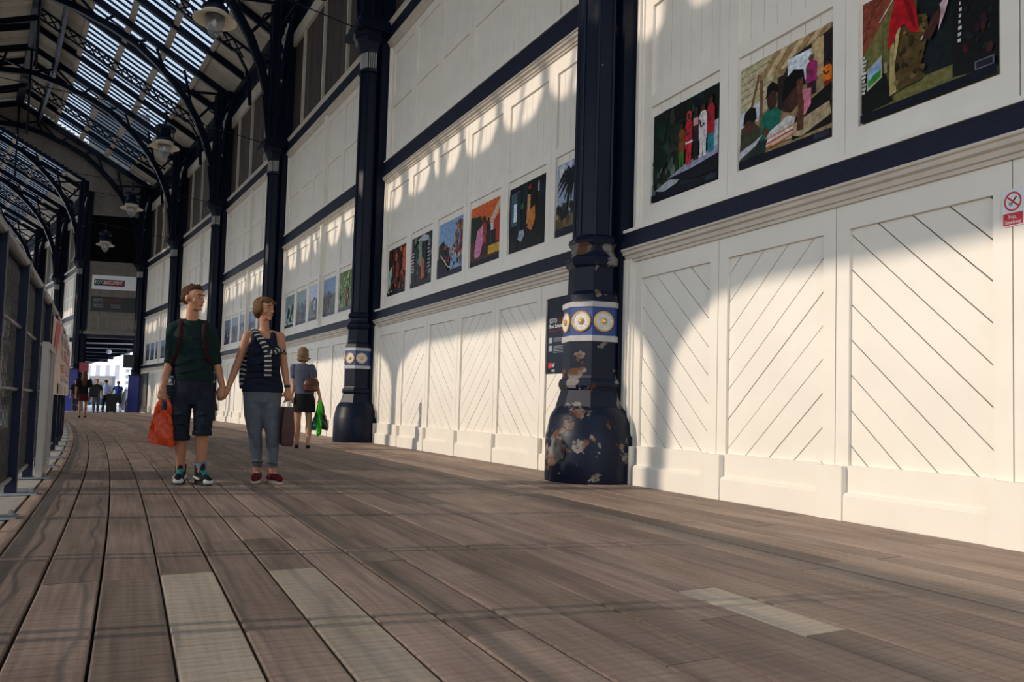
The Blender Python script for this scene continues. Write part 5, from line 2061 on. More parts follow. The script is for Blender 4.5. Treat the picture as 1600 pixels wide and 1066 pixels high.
def hand(B, w, d, pn, k=1.0, curl=.5, side=1):
    """palm and five fingers. w wrist, d direction of the hand, pn palm normal (towards the palm side), side: thumb side sign"""
    w, d, pn = Vector(w), Vector(d).normalized(), Vector(pn)
    pn = (pn - d * pn.dot(d)).normalized()
    x = d.cross(pn).normalized() * side            # towards the thumb
    def rot(v, a):                                  # bend towards the palm
        return (v * cos(a) + pn * sin(a)).normalized()
    # palm
    B.limb([w - d * .01 * k, w + d * .03 * k, w + d * .085 * k], [.026 * k, .034 * k, .040 * k], 12, flat=None)
    for i, (off, ln, r) in enumerate(((.030, .072, .0088), (.010, .080, .0092), (-.010, .074, .0088), (-.029, .058, .0078))):
        p0 = w + d * .078 * k + x * off * k
        a1 = curl * (.9 + .12 * i)
        d1 = rot(d, a1 * .55)
        p1 = p0 + d1 * ln * .45 * k
        d2 = rot(d, a1 * 1.35)
        p2 = p1 + d2 * ln * .32 * k
        d3 = rot(d, a1 * 2.0)
        p3 = p2 + d3 * ln * .26 * k
        B.limb([p0 - d * .02 * k, p0, p1, p2, p3], [r * k * 1.1, r * k * 1.08, r * k, r * k * .92, r * k * .82], 8)
    t0 = w + d * .025 * k + x * .026 * k
    dt = (d * .75 + x * .55 + pn * .35).normalized()
    t1 = t0 + dt * .035 * k
    t2 = t1 + (dt + pn * .3).normalized() * .030 * k
    t3 = t2 + (dt + pn * .6 - x * .25).normalized() * .022 * k
    B.limb([t0 - dt * .01 * k, t0, t1, t2, t3], [.012 * k, .0125 * k, .0105 * k, .0098 * k, .0085 * k], 8)
    return w + d * .085 * k + pn * .018 * k         # grip point

def person(name, loc, rot, label, group=None):
    return empty(name, loc, rot, label, 'person', group)

# ---- the man -------------------------------------------------------
def view_rot(x, y):
    """turn that makes local x run across the view and local y away from the camera"""
    return atan2(y, x) - pi / 2
mx, my = -2.80, 6.63
man = person('person', (mx, my, 0), view_rot(mx, my), 'man in dark green sweater and denim shorts, walking hand in hand, looking right')
def man_world(p):
    return Matrix.Translation((mx, my, 0)) @ Matrix.Rotation(view_rot(mx, my), 4, 'Z') @ Vector(p)
wx, wy = -2.245, 6.93
wom_m = Matrix.Translation((wx, wy, 0)) @ Matrix.Rotation(view_rot(wx, wy), 4, 'Z')

B = Blob()
hc = (-.072, -.01, 1.640)
P_, R3_ = head(B, hc, radians(50), 1.0, radians(2))
B.limb([(-.073, .030, 1.38), (-.075, .022, 1.47), (-.072, .012, 1.58)], [.055, .053, .050], 16)
# torso core under the clothes
B.stack([(-.035, .02, .84, .14, .10), (-.04, .02, .95, .145, .10), (-.055, .02, 1.15, .15, .10), (-.068, .02, 1.30, .12, .08), (-.072, .025, 1.40, .06, .05)])
sl, sr = Vector((-.222, .03, 1.375)), Vector((.078, .03, 1.382))
el, er = Vector((-.236, .05, 1.10)), Vector((.140, .06, 1.11))
wl, wr = Vector((-.280, -.02, .845)), Vector((.205, .0, .870))
B.limb([sl, sl.lerp(el, .5), el, el.lerp(wl, .35), wl], [.046, .042, .036, .038, .025])
B.limb([sr, sr.lerp(er, .5), er, er.lerp(wr, .35), wr], [.046, .042, .036, .038, .025])
gl = hand(B, wl, (-.03, -.02, -1), (1, -.1, 0), 1.0, .85, side=-1)
gr = hand(B, wr, (-.10, .02, -1), (.35, .9, 0), 1.0, .75, side=-1)
hl, hr = Vector((-.125, .02, .84)), Vector((.045, .02, .84))
kl, kr = Vector((-.118, -.015, .485)), Vector((.052, -.075, .495))
al, ar = Vector((-.108, .085, .105)), Vector((.060, -.035, .105))
def leg(B, h, k, a, s=1.0):
    c = k.lerp(a, .3) + Vector((0, .022 * s, 0))
    B.limb([h, h.lerp(k, .5), k, c, k.lerp(a, .65) + Vector((0, .008, 0)), a], [.070 * s, .060 * s, .050 * s, .057 * s, .043 * s, .036 * s])
leg(B, hl, kl, al)
leg(B, hr, kr, ar)
body = B.build('body', SKIN, man, .0062, 2)
face_parts(P_, R3_, 1.0, body)
# hair
H = Blob()
def hb(x, y, z, rx, ry, rz_):
    H.ball(P_(x, y, z), (rx, ry, rz_), R3_)
hb(0, .026, .056, .077, .090, .070); hb(0, .062, .010, .068, .056, .062); hb(0, -.022, .096, .058, .056, .028)
hb(-.062, .022, .03, .018, .040, .045); hb(.062, .022, .03, .018, .040, .045)
hb(.005, -.046, .104, .040, .030, .022)
rh = random.Random(2)
for k in range(16):
    a = rh.uniform(-.04, .04); b = rh.uniform(-.06, .04)
    H.limb([P_(a, b, .098), P_(a * 1.1 + .004, b - .014, .124 + rh.uniform(0, .010))], [.013, .007], 6)
H.build('hair', hairmat('brown_hair', (.060, .026, .012, 1)), man, .006, 1)
# sweater
GREEN = fabric('dark_green_knit', (.007, .019, .017, 1), .15, 30)
S = Blob()
S.stack([(-.030, .02, .905, .162, .118), (-.032, .02, .945, .166, .122), (-.040, .02, 1.05, .160, .118), (-.052, .015, 1.18, .168, .118), (-.062, .015, 1.28, .166, .118), (-.068, .02, 1.34, .160, .106), (-.072, .025, 1.40, .125, .088), (-.073, .025, 1.445, .076, .068)], 24)
for (a, b, c) in ((sl, el, wl), (sr, er, wr)):
    S.limb([Vector((-.074, .028, 1.425)), Vector((-.074, .028, 1.425)).lerp(a, .55) + Vector((0, 0, .006)), a + Vector((0, 0, -.012))], [.052, .058, .060])
    S.limb([a + Vector((0, 0, -.014)), a.lerp(b, .5), b, b.lerp(c, .10)], [.061, .054, .049, .048])
    S.ball(b.lerp(c, .08), (.048, .048, .018))
# folds
for k in range(4):
    z = .97 + k * .085
    S.limb([(-.16 + .02 * k, -.088, z), (-.06, -.098, z + .03 + .01 * k), (.06, -.088, z + .07)], [.010, .016, .008], 8)
S.build('sweater', GREEN, man, .0065, 3)
col_ = MB()
pts = []
for k in range(17):
    a = 2 * pi * k / 16
    pts.append((-.074 + .073 * cos(a), .022 + .066 * sin(a), 1.446 + .018 * sin(a)))
col_.tube(pts, .010, 8)
part('collar', col_, GREEN, man, True)
# shorts
DENIM = fabric('dark_denim', (.013, .017, .026, 1), .3, 20)
D = Blob()
D.stack([(-.035, .02, .70, .14, .10), (-.035, .02, .80, .162, .118), (-.034, .02, .90, .157, .116), (-.033, .02, .94, .152, .110)], 24)
ll = [(-.115, .018, .80), (-.130, .010, .66), (-.125, -.004, .52), (-.120, -.008, .40)]
lr = [(.045, .015, .80), (.060, -.02, .66), (.058, -.055, .54), (.055, -.062, .445)]
D.limb(ll, [.094, .088, .078, .072], 18, cap=False)
D.limb(lr, [.094, .090, .080, .073], 18, cap=False)
D.limb([(.02, -.08, .62), (.07, -.13, .57)], [.02, .016], 8)
for z in (.60, .52):
    D.limb([(-.19, -.05, z), (-.12, -.092, z + .02), (-.06, -.06, z - .01)], [.012, .015, .01], 8)
    D.limb([(-.01, -.09, z), (.06, -.135, z + .02), (.13, -.07, z - .01)], [.012, .015, .01], 8)
D.build('shorts', DENIM, man, .0065, 2)
for (c, r) in (((-.120, -.008, .405), .076), ((.055, -.062, .450), .077)):
    part('turn_up', MB().lathe([(r * .9, c[2] - .022), (r + .004, c[2] - .020), (r + .006, c[2] + .02), (r - .004, c[2] + .024)], 20, c=(c[0], c[1])), DENIM, man, True)
part('belt', MB().lathe([(.1, .925), (.105, .925)], 6), DENIM, man) if False else None
# backpack straps and pack
PACK = fabric('maroon_black_pack', (.022, .008, .010, 1), .4, 18)
for (a, s) in ((-.165, -1), (.035, 1)):
    mb = MB()
    mb.tube([(a, .10, 1.42), (a, .03, 1.455), (a - s * .004, -.07, 1.40), (a - s * .004, -.118, 1.28), (a + s * .015, -.110, 1.16), (a + s * .05, -.05, 1.06), (a + s * .05, .06, 1.02)], .021, 8, flat=(.4, 1))
    part('shoulder_strap', mb, PACK, man, True)
Bp = Blob()
Bp.stack([(-.06, .20, .98, .13, .07), (-.06, .21, 1.02, .16, .09), (-.06, .21, 1.25, .165, .095), (-.06, .20, 1.38, .14, .08), (-.06, .19, 1.42, .09, .05)])
Bp.build('backpack', PACK, man, .01, 2)
# shoes
def shoe(root, a, yaw, upper, sole, laces, L=.285, high=True, lacem=None, toe=None):
    r = Matrix.Translation((a.x, a.y, 0)) @ Matrix.Rotation(yaw, 4, 'Z')
    def T(x, y, z):
        return tuple(r @ Vector((x, y, z)))
    f = L / .285
    S_ = Blob()
    pts = [(0, .058, .045), (0, .02, .05), (0, -.04, .052), (0, -.10, .045), (0, -.165, .040)]
    S_.limb([T(x, y * f, z) for x, y, z in pts], [.036, .041, .042, .042, .036], 14)
    if high:
        S_.limb([T(0, .03, .05), T(0, .02, .10), T(0, .022, .165)], [.040, .046, .048], 16, cap=False)
        S_.limb([T(0, -.02, .06), T(0, -.035, .11), T(0, -.028, .172)], [.030, .026, .022], 10)
    else:
        S_.limb([T(0, .03, .05), T(0, .015, .085)], [.038, .036], 14, cap=False)
    o = S_.build('shoe', upper, root, .006, 2)
    mb = MB()
    n = 20
    out = []
    for k in range(n):
        a_ = 2 * pi * k / n
        y = -.052 * f + cos(a_) * .142 * f
        w = (.046 if y < -.04 else .038) * abs(sin(a_)) ** .75 * (1 if sin(a_) > 0 else -1)
        out.append((w, y))
    vs = [T(x * 1.06, y, 0.0) for x, y in out] + [T(x * 1.08, y, .026) for x, y in out]
    mb.add(vs, [tuple(range(n - 1, -1, -1)), tuple(range(n, 2 * n))] + [(k, (k + 1) % n, (k + 1) % n + n, k + n) for k in range(n)])
    part('sole', mb, sole, o)
    if toe:
        mb = MB()
        m2 = MB().ball((0, 0, 0), (.044, .036, .030), 14, 8)
        mb.add([T(v[0], v[1] - .165 * f, v[2] + .034) for v in m2.v], m2.f)
        part('toe_cap', mb, toe, o, True)
        mb = MB()
        for s in (-1, 1):
            mb.tube([T(s * .040, .05, .06), T(s * .044, 0, .055), T(s * .045, -.08, .05)], .012, 6)
        part('side_panel', mb, toe, o, True)
    mb = MB()
    ks = 7 if high else 4
    for k in range(ks):
        y = (-.045 - .014 * (ks - k)) if not high else -.115 + .016 * k
        z = .098 + (.008 * k if high else -.004 * (ks - k))
        mb.tube([T(-.026, y * f + .01, z - .012), T(0, y * f, z), T(.026, y * f - .004, z - .012)], .0055 if high else .0035, 5)
    part('laces', mb, laces, o, True)
    return o
BLK = fabric('black_canvas', (.012, .013, .016, 1), .2, 30)
WHT = mat('white_rubber', (.55, .55, .54, 1), .5)
TEAL = mat('teal_laces', (.015, .23, .21, 1), .7)
SOLEB = mat('black_sole', (.02, .02, .022, 1), .7)
shoe(man, Vector((al.x, al.y, 0)), radians(-4), BLK, SOLEB, TEAL, .285, True, None, WHT)
shoe(man, Vector((ar.x, ar.y, 0)), radians(22), BLK, SOLEB, TEAL, .285, True, None, WHT)
part('sock', MB().lathe([(.044, .14), (.045, .19), (.043, .205)], 16, c=(ar.x, ar.y), cap=False), fabric('grey_sock', (.16, .19, .25, 1)), man, True)

# ---- the woman beside him ------------------------------------------
wom = person('person', (wx, wy, 0), view_rot(wx, wy), 'woman in navy vest, striped scarf and grey jeans, holding the man\'s hand')
# where the man's right hand is, in her frame
hand_w = wom_m.inverted() @ man_world(gr)
W = Blob()
whc = (-.088, -.01, 1.600)
PW_, RW_ = head(W, whc, radians(46), .96, 0, True)
W.limb([(-.080, .025, 1.33), (-.082, .02, 1.44), (-.088, .01, 1.54)], [.062, .043, .041], 16)
W.stack([(-.070, .02, .80, .135, .10), (-.070, .02, .90, .140, .105), (-.072, .02, 1.05, .122, .09), (-.076, .015, 1.20, .135, .10), (-.080, .02, 1.32, .140, .085), (-.080, .022, 1.395, .085, .06)])
wsl, wsr = Vector((-.225, .03, 1.355)), Vector((.062, .03, 1.36))
wel, wer = Vector((-.290, .03, 1.13)), Vector((.112, .05, 1.085))
wwl = hand_w + Vector((.052, .0, .075))
wwr = Vector((.150, -.02, .865))
for q_ in (wsl, wsr):
    W.limb([Vector((-.082, .028, 1.395)), Vector((-.082, .028, 1.395)).lerp(q_, .55), q_], [.036, .038, .042])
W.limb([wsl, wsl.lerp(wel, .5), wel, wel.lerp(wwl, .35), wwl], [.047, .040, .034, .035, .022])
W.limb([wsr, wsr.lerp(wer, .5), wer, wer.lerp(wwr, .35), wwr], [.047, .040, .034, .035, .022])
dh = (hand_w + Vector((-.01, .0, -.035)) - wwl)
hand(W, wwl, dh, (-.3, -.9, 0), .88, .8, side=1)
wgr = hand(W, wwr, (.12, -.05, -1), (-.3, .6, 0), .9, .75, side=-1)
wal, war = Vector((-.085, .06, .085)), Vector((.050, -.02, .085))
wkl, wkr = Vector((-.122, -.01, .455)), Vector((.032, -.05, .455))
leg(W, Vector((-.145, .02, .80)), wkl, wal, .92)
leg(W, Vector((.0, .02, .80)), wkr, war, .92)
wbody = W.build('body', SKIN, wom, .006, 2)
face_parts(PW_, RW_, .96, wbody)
H = Blob()
def hb2(x, y, z, rx, ry, rz_):
    H.ball(PW_(x, y, z), (rx, ry, rz_), RW_)
hb2(0, .030, .052, .079, .090, .074); hb2(0, .062, .000, .072, .058, .076); hb2(0, -.020, .094, .060, .060, .030)
hb2(-.066, .010, .02, .024, .052, .062); hb2(.066, .010, .02, .024, .052, .062)
hb2(0, .07, -.04, .056, .040, .045)
for k in range(26):
    a = rh.uniform(-.07, .07); b = rh.uniform(-.08, .09)
    H.limb([PW_(a, b, .10 - abs(b) * .4), PW_(a * 1.15 + .008, b + .012, .118 - abs(b) * .6 + rh.uniform(-.01, .010))], [.016, .008], 6)
H.build('hair', hairmat('light_brown_hair', (.125, .066, .030, 1)), wom, .006, 1)
NAVYV = fabric('navy_vest_cloth', (.010, .013, .026, 1), .15, 25)
V_ = Blob()
V_.stack([(-.070, .02, .83, .187, .128), (-.070, .02, .90, .180, .124), (-.072, .02, 1.03, .150, .108), (-.074, .01, 1.14, .150, .118), (-.078, .005, 1.22, .148, .122), (-.080, .02, 1.28, .136, .098), (-.080, .022, 1.325, .128, .088), (-.080, .03, 1.345, .10, .07)], 24)
V_.limb([(-.160, -.04, 1.28), (-.155, -.012, 1.375), (-.148, .04, 1.405), (-.150, .09, 1.30)], [.042, .032, .028, .034], 10)
V_.limb([(.002, -.04, 1.28), (-.004, -.012, 1.375), (-.012, .04, 1.405), (-.012, .09, 1.30)], [.042, .032, .028, .034], 10)
V_.ball((-.128, -.075, 1.205), (.058, .05, .055)); V_.ball((-.028, -.075, 1.205), (.058, .05, .055))
for k in range(4):
    V_.limb([(-.20, -.06, .90 + k * .06), (-.09, -.115, .92 + k * .06), (.06, -.07, .88 + k * .06)], [.010, .014, .010], 8)
V_.build('vest', NAVYV, wom, .0065, 2)
JEANS = fabric('grey_jeans', (.095, .108, .125, 1), .18, 18)
J = Blob()
J.stack([(-.070, .02, .68, .10, .07), (-.070, .02, .74, .160, .114), (-.070, .02, .82, .178, .122), (-.070, .02, .88, .162, .112)], 24)
J.limb([(-.142, .02, .78), (-.140, .01, .62), wkl + Vector((0, 0, .0)), wkl.lerp(wal, .35) + Vector((0, .02, 0)), wkl.lerp(wal, .72), wal + Vector((0, .0, .055))], [.100, .086, .064, .058, .046, .041], 16, cap=False)
J.limb([(.002, .02, .78), (.010, -.01, .62), wkr, wkr.lerp(war, .35) + Vector((0, .02, 0)), wkr.lerp(war, .72), war + Vector((0, .0, .055))], [.100, .086, .064, .058, .046, .041], 16, cap=False)
for (x, y, z) in ((-.125, -.065, .45), (-.12, -.06, .42), (.03, -.105, .45), (.03, -.10, .42), (.035, -.09, .18), (-.09, -.02, .19)):
    J.limb([(x - .05, y + .03, z), (x, y, z + .008), (x + .05, y + .03, z - .004)], [.008, .011, .008], 8)
J.build('jeans', JEANS, wom, .0065, 2)
# striped scarf across the body and the striped jersey behind her
def stripe_mat(name, scale, axis):
    m = bpy.data.materials.new(name)
    m.use_nodes = True
    nt = m.node_tree
    p = nt.nodes['Principled BSDF']
    p.inputs['Roughness'].default_value = .85
    uv = node(nt, 'ShaderNodeUVMap')
    wv = node(nt, 'ShaderNodeTexWave')
    wv.bands_direction = axis
    wv.inputs['Scale'].default_value = scale
    wv.inputs['Distortion'].default_value = 1.2
    wv.inputs['Detail Scale'].default_value = 3
    nt.links.new(uv.outputs[0], wv.inputs[0])
    r = node(nt, 'ShaderNodeValToRGB')
    r.color_ramp.interpolation = 'CONSTANT'
    r.color_ramp.elements[0].color = (.008, .008, .010, 1)
    r.color_ramp.elements[1].position = .80
    r.color_ramp.elements[1].color = (.55, .53, .50, 1)
    nt.links.new(wv.outputs['Fac'], r.inputs[0])
    nt.links.new(r.outputs[0], p.inputs['Base Color'])
    return m
STR = stripe_mat('black_white_stripes', 7.2, 'X')
def ribbon(name, pts, widths, thick, m, parent, n=10, seg=5):
    """soft band with uv.x along its length in metres"""
    pts = [Vector(p) for p in pts]
    fine, ws = [], []
    for i in range(len(pts) - 1):
        for k in range(seg):
            t = k / seg
            p0 = pts[max(i - 1, 0)]; p1 = pts[i]; p2 = pts[i + 1]; p3 = pts[min(i + 2, len(pts) - 1)]
            q = .5 * ((2 * p1) + (p2 - p0) * t + (2 * p0 - 5 * p1 + 4 * p2 - p3) * t * t + (3 * p1 - p0 - 3 * p2 + p3) * t ** 3)
            fine.append(q); ws.append(widths[i] * (1 - t) + widths[i + 1] * t)
    fine.append(pts[-1]); ws.append(widths[-1])
    mb = MB().tube(fine, ws, n, flat=(thick, 1))
    me = mb.mesh(name, m, True)
    uvl = me.uv_layers.new(name='UVMap')
    L = [0]
    for a, b in zip(fine[:-1], fine[1:]):
        L.append(L[-1] + (b - a).length)
    for lp in me.loops:
        vi = lp.vertex_index
        uvl.data[lp.index].uv = (L[vi // n], (vi % n) / n * .2)
    return link(name, me, parent)
ribbon('scarf', [(-.150, .06, 1.36), (-.165, -.01, 1.405), (-.140, -.085, 1.36), (-.085, -.125, 1.28), (-.045, -.140, 1.20), (-.035, -.135, 1.10), (-.032, -.130, .98)], [.03, .036, .038, .040, .042, .044, .042], .45, STR, wom)
ribbon('scarf', [(-.100, -.115, 1.27), (-.05, -.135, 1.22), (.0, -.11, 1.20), (.055, -.05, 1.23), (.095, .02, 1.22), (.09, .07, 1.16)], [.022, .03, .030, .034, .040, .03], .6, STR, wom)
ribbon('jersey', [(-.150, .13, 1.30), (-.20, .14, 1.18), (-.235, .12, 1.04), (-.245, .10, .94), (-.24, .09, .86)], [.04, .05, .05, .042, .035], .5, STR, wom)
part('watch', MB().lathe([(.026, -.012), (.029, -.010), (.029, .010), (.026, .012)], 16), M['black'], wom, True, loc=tuple(wwr + Vector((-.004, .004, .03))))
MAR = fabric('maroon_canvas', (.10, .010, .018, 1), .25, 30)
CRM = mat('cream_sole', (.52, .44, .34, 1), .6)
shoe(wom, Vector((wal.x, wal.y, 0)), radians(-6), MAR, CRM, WHT, .25, False)
shoe(wom, Vector((war.x, war.y, 0)), radians(24), MAR, CRM, WHT, .25, False)

# ---- woman walking away with the green bag -------------------------
g2x, g2y = -3.42, 12.42
g2 = person('person', (g2x, g2y, 0), view_rot(g2x, g2y), 'woman with a blonde bob, grey-blue t-shirt and black skirt walking away with bags')
G = Blob()
# local x: (px-478-.04*(700-py))/97 ; z: (700-py)/93.5
R_ = Matrix.Rotation(radians(170), 3, 'Z')
PG_, RG_ = head(G, (-.085, .0, 1.56), radians(172), .95, 0, True)
G.limb([(-.085, 0, 1.33), (-.085, 0, 1.50)], [.06, .046], 14)
G.stack([(-.04, 0, .80, .14, .10), (-.05, 0, 1.0, .125, .09), (-.075, 0, 1.30, .14, .085), (-.08, 0, 1.38, .08, .06)])
g_sl, g_sr = Vector((-.225, 0, 1.34)), Vector((.065, 0, 1.35))
g_el, g_er = Vector((-.215, .01, 1.06)), Vector((.150, .01, 1.10))
g_wl, g_wr = Vector((-.235, -.04, .86)), Vector((.215, -.02, .86))
G.limb([g_sl, g_sl.lerp(g_el, .5), g_el, g_wl], [.048, .040, .036, .024])
G.limb([g_sr, g_sr.lerp(g_er, .5), g_er, g_wr], [.048, .040, .036, .024])
hand(G, g_wl, (-.05, -.1, -1), (1, 0, 0), .9, .5, side=1)
g_gr = hand(G, g_wr, (.1, 0, -1), (-1, 0, .1), .9, .9, side=-1)
g_al, g_ar = Vector((-.125, .06, .07)), Vector((.055, -.06, .07))
leg(G, Vector((-.13, 0, .78)), Vector((-.125, .0, .43)), g_al, .98)
leg(G, Vector((.03, 0, .78)), Vector((.055, .0, .43)), g_ar, .98)
G.limb([g_al, g_al + Vector((0, .07, -.04)), g_al + Vector((-.02, .13, -.05))], [.03, .026, .022])
G.limb([g_ar, g_ar + Vector((0, .07, -.04)), g_ar + Vector((.02, .13, -.05))], [.03, .026, .022])
G.build('body', SKIN2, g2, .008, 2)
H = Blob()
H.ball((-.085, -.01, 1.60), (.092, .100, .092)); H.ball((-.085, -.035, 1.54), (.096, .080, .085)); H.ball((-.085, -.03, 1.475), (.100, .075, .045))
H.limb([(-.02, -.02, 1.50), (.02, .0, 1.49), (.045, .01, 1.51)], [.03, .018, .006], 8)
H.build('hair', hairmat('blonde_hair', (.17, .115, .062, 1)), g2, .008, 1)
T_ = Blob()
T_.stack([(-.035, 0, .90, .165, .115), (-.045, 0, 1.02, .150, .108), (-.065, 0, 1.2, .158, .108), (-.078, 0, 1.32, .168, .10), (-.084, 0, 1.385, .12, .075), (-.085, 0, 1.41, .07, .055)], 24)
T_.limb([g_sl, g_sl.lerp(g_el, .5)], [.062, .058]); T_.limb([g_sr, g_sr.lerp(g_er, .5)], [.062, .058])
T_.build('t_shirt', fabric('grey_blue_jersey', (.080, .090, .125, 1), .12, 20), g2, .008, 2)
K_ = Blob()
K_.stack([(-.030, 0, .60, .185, .125), (-.032, 0, .70, .180, .128), (-.035, 0, .82, .172, .125), (-.04, 0, .93, .150, .108)], 24)
K_.build('skirt', fabric('black_skirt_cloth', (.010, .010, .012, 1)), g2, .008, 1)
for a in (g_al, g_ar):
    s = Blob().limb([a + Vector((0, -.04, -.045)), a + Vector((0, .05, -.045)), a + Vector((0, .13, -.05))], [.030, .036, .030], 12)
    s.build('shoe', BLK, g2, .008, 1)
part('bracelet', MB().lathe([(.024, -.004), (.028, 0), (.024, .004)], 12), M['red'], g2, True, loc=tuple(g_wl + Vector((.0, .0, .03))))
part('bag_strap', MB().tube([(.045, -.09, 1.16), (.02, -.10, 1.30), (.03, -.04, 1.405), (.05, .05, 1.36), (.08, .10, 1.15)], .010, 6, flat=(1, .5)), M['hairbrow'], g2, True)

def world_of(x, y, p):
    return Matrix.Translation((x, y, 0)) @ Matrix.Rotation(view_rot(x, y), 4, 'Z') @ Vector(p)

def soft_bag(name, hold, rot, w, d, h, gape, m, label, seed=1, handles=True, cat='bag', lean=0.0):
    """limp carrier bag hanging from hold (world point); wide at the bottom, gathered towards the handles"""
    r = empty(name, (hold.x, hold.y, hold.z - h), rot, label, cat)
    q = random.Random(seed)
    rows, n = 12, 28
    mb = MB()
    vs = []
    hb_ = h * .72
    for j in range(rows + 1):
        t = j / rows
        z = hb_ * t
        ww = w * (.94 + .10 * sin(pi * t)) * (1 - .46 * t ** 1.5)
        dd = d * (1 - .62 * t)
        if j == 0:
            ww *= .86; dd *= .8
        for k in range(n):
            a = 2 * pi * k / n
            ex = .55
            cx = (abs(cos(a)) ** ex) * (1 if cos(a) > 0 else -1)
            sy = (abs(sin(a)) ** ex) * (1 if sin(a) > 0 else -1)
            wob = .012 * sin(5 * a + 9 * t + seed) + .008 * sin(11 * a - 13 * t) + q.uniform(-.003, .003)
            vs.append((ww / 2 * cx + wob * .6 + lean * t, dd / 2 * sy + wob * 1.3, z + (.02 * cos(a + seed) if j == 0 else 0)))
    fs = [(j * n + k, j * n + (k + 1) % n, (j + 1) * n + (k + 1) % n, (j + 1) * n + k) for j in range(rows) for k in range(n)]
    fs.append(tuple(range(n - 1, -1, -1)))
    mb.add(vs, fs)
    me = mb.mesh('body', m)
    smooth_mesh(me, 60)
    o = link('body', me, r)
    s = o.modifiers.new('thick', 'SOLIDIFY')
    s.thickness = .002
    if handles:
        for sy in (-1, 1):
            x1 = w * .5 * .52
            part('handle', MB().tube([(lean - x1, sy * d * .14, hb_ - .05), (lean - x1 * .75, sy * d * .12, hb_ + (h - hb_) * .45), (lean - .014, sy * .012, h - .012), (lean, sy * .010, h + .006), (lean + .014, sy * .012, h - .012), (lean + x1 * .75, sy * d * .12, hb_ + (h - hb_) * .45), (lean + x1, sy * d * .14, hb_ - .05)],
                                     [.026, .020, .011, .010, .011, .020, .026], 8, flat=(.28, 1)), m, r, True)
    return r
def plastic(name, c, rough=.35, trans=.35):
    m = mat(name, c, rough, spec=.5, noise=.12, nscale=14, bump=.6, bscale=22)
    nt = m.node_tree
    o = nt.nodes['Material Output']
    p = nt.nodes['Principled BSDF']
    tl = node(nt, 'ShaderNodeBsdfTranslucent')
    tl.inputs[0].default_value = c
    mx = node(nt, 'ShaderNodeMixShader')
    mx.inputs[0].default_value = trans
    nt.links.new(p.outputs[0], mx.inputs[1])
    nt.links.new(tl.outputs[0], mx.inputs[2])
    nt.links.new(mx.outputs[0], o.inputs[0])
    return m
g = man_world(gl)
soft_bag('carrier_bag', Vector((g.x, g.y, g.z + .005)), view_rot(mx, my), .215, .15, .425, 0, plastic('orange_plastic', (.80, .085, .015, 1)), 'bright orange plastic carrier bag in the man\'s hand', 3)
# brown paper bag, seen edge on
pw_ = wom_m @ wgr
r = empty('paper_bag', (pw_.x, pw_.y, pw_.z - .44), view_rot(wx, wy) + radians(98), 'narrow dark brown paper bag with white cord handles in the woman\'s hand', 'bag')
mb = MB()
vs = []
rows = [(0, .12, .044), (.02, .125, .052), (.16, .13, .056), (.30, .128, .046), (.355, .125, .038)]
for (z, a, b) in rows:
    b2 = b
    for (sx, sy) in ((-1, -1), (0, -1.15), (1, -1), (1, 1), (0, 1.15), (-1, 1)):
        vs.append((sx * a, sy * b2 * (.9 if sx == 0 else 1), z + (.008 * sx if z == 0 else 0)))
fs = [(j * 6 + k, j * 6 + (k + 1) % 6, (j + 1) * 6 + (k + 1) % 6, (j + 1) * 6 + k) for j in range(4) for k in range(6)]
fs.append((5, 4, 3, 2, 1, 0))
mb.add(vs, fs)
o = part('body', mb, mat('brown_paper', (.060, .018, .014, 1), .55, noise=.2, nscale=10, bump=.5, bscale=15), r)
s_ = o.modifiers.new('thick', 'SOLIDIFY'); s_.thickness = .002
for sy in (-1, 1):
    part('cord_handle', MB().tube([(-.05, sy * .035, .34), (-.045, sy * .030, .39), (-.01, sy * .006, .445), (.01, sy * .006, .445), (.045, sy * .03, .39), (.05, sy * .035, .34)], .003, 6), M['white'], r, True)
# bags of the woman walking away
g = world_of(g2x, g2y, g_gr)
rt = view_rot(g2x, g2y)
ux, uy = Vector((cos(rt), sin(rt), 0)), Vector((-sin(rt), cos(rt), 0))
soft_bag('carrier_bag', g - ux * .03 + uy * .02, rt, .17, .16, .46, 0, plastic('teal_plastic', (.03, .15, .15, 1), .3, .3), 'dark teal plastic bag carried by the woman walking away', 5, lean=.05)
soft_bag('carrier_bag', g + ux * .015 - uy * .10, rt + .2, .075, .10, .56, 0, plastic('green_plastic', (.09, .75, .02, 1), .4, .45), 'bright lime green plastic bag carried by the woman walking away', 7)
soft_bag('carrier_bag', g + ux * .09 + uy * .0, rt, .17, .14, .46, 0, plastic('black_plastic_bag', (.016, .017, .02, 1), .3, .05), 'black plastic bag carried by the woman walking away', 9, lean=-.06)
hb3 = Blob()
hb3.stack([(0, 0, -.12, .05, .04), (0, 0, -.10, .12, .07), (0, 0, 0, .135, .08), (0, 0, .07, .11, .055), (0, 0, .10, .06, .03)])
p = world_of(g2x, g2y, (.07, -.135, 1.06))
r = empty('shoulder_bag', tuple(p), rt + .3, 'brown leather shoulder bag on the back of the woman walking away', 'bag')
hb3.build('body', mat('brown_leather', (.10, .028, .014, 1), .4, noise=.3, nscale=10, bump=.5, bscale=20), r, .009, 2)
part('flap', MB().tube([(-.10, -.072, .04), (-.05, -.086, .0), (.05, -.088, -.01), (.10, -.070, .04)], .02, 8, flat=(1, .4)), M['hairbrow'], r, True)

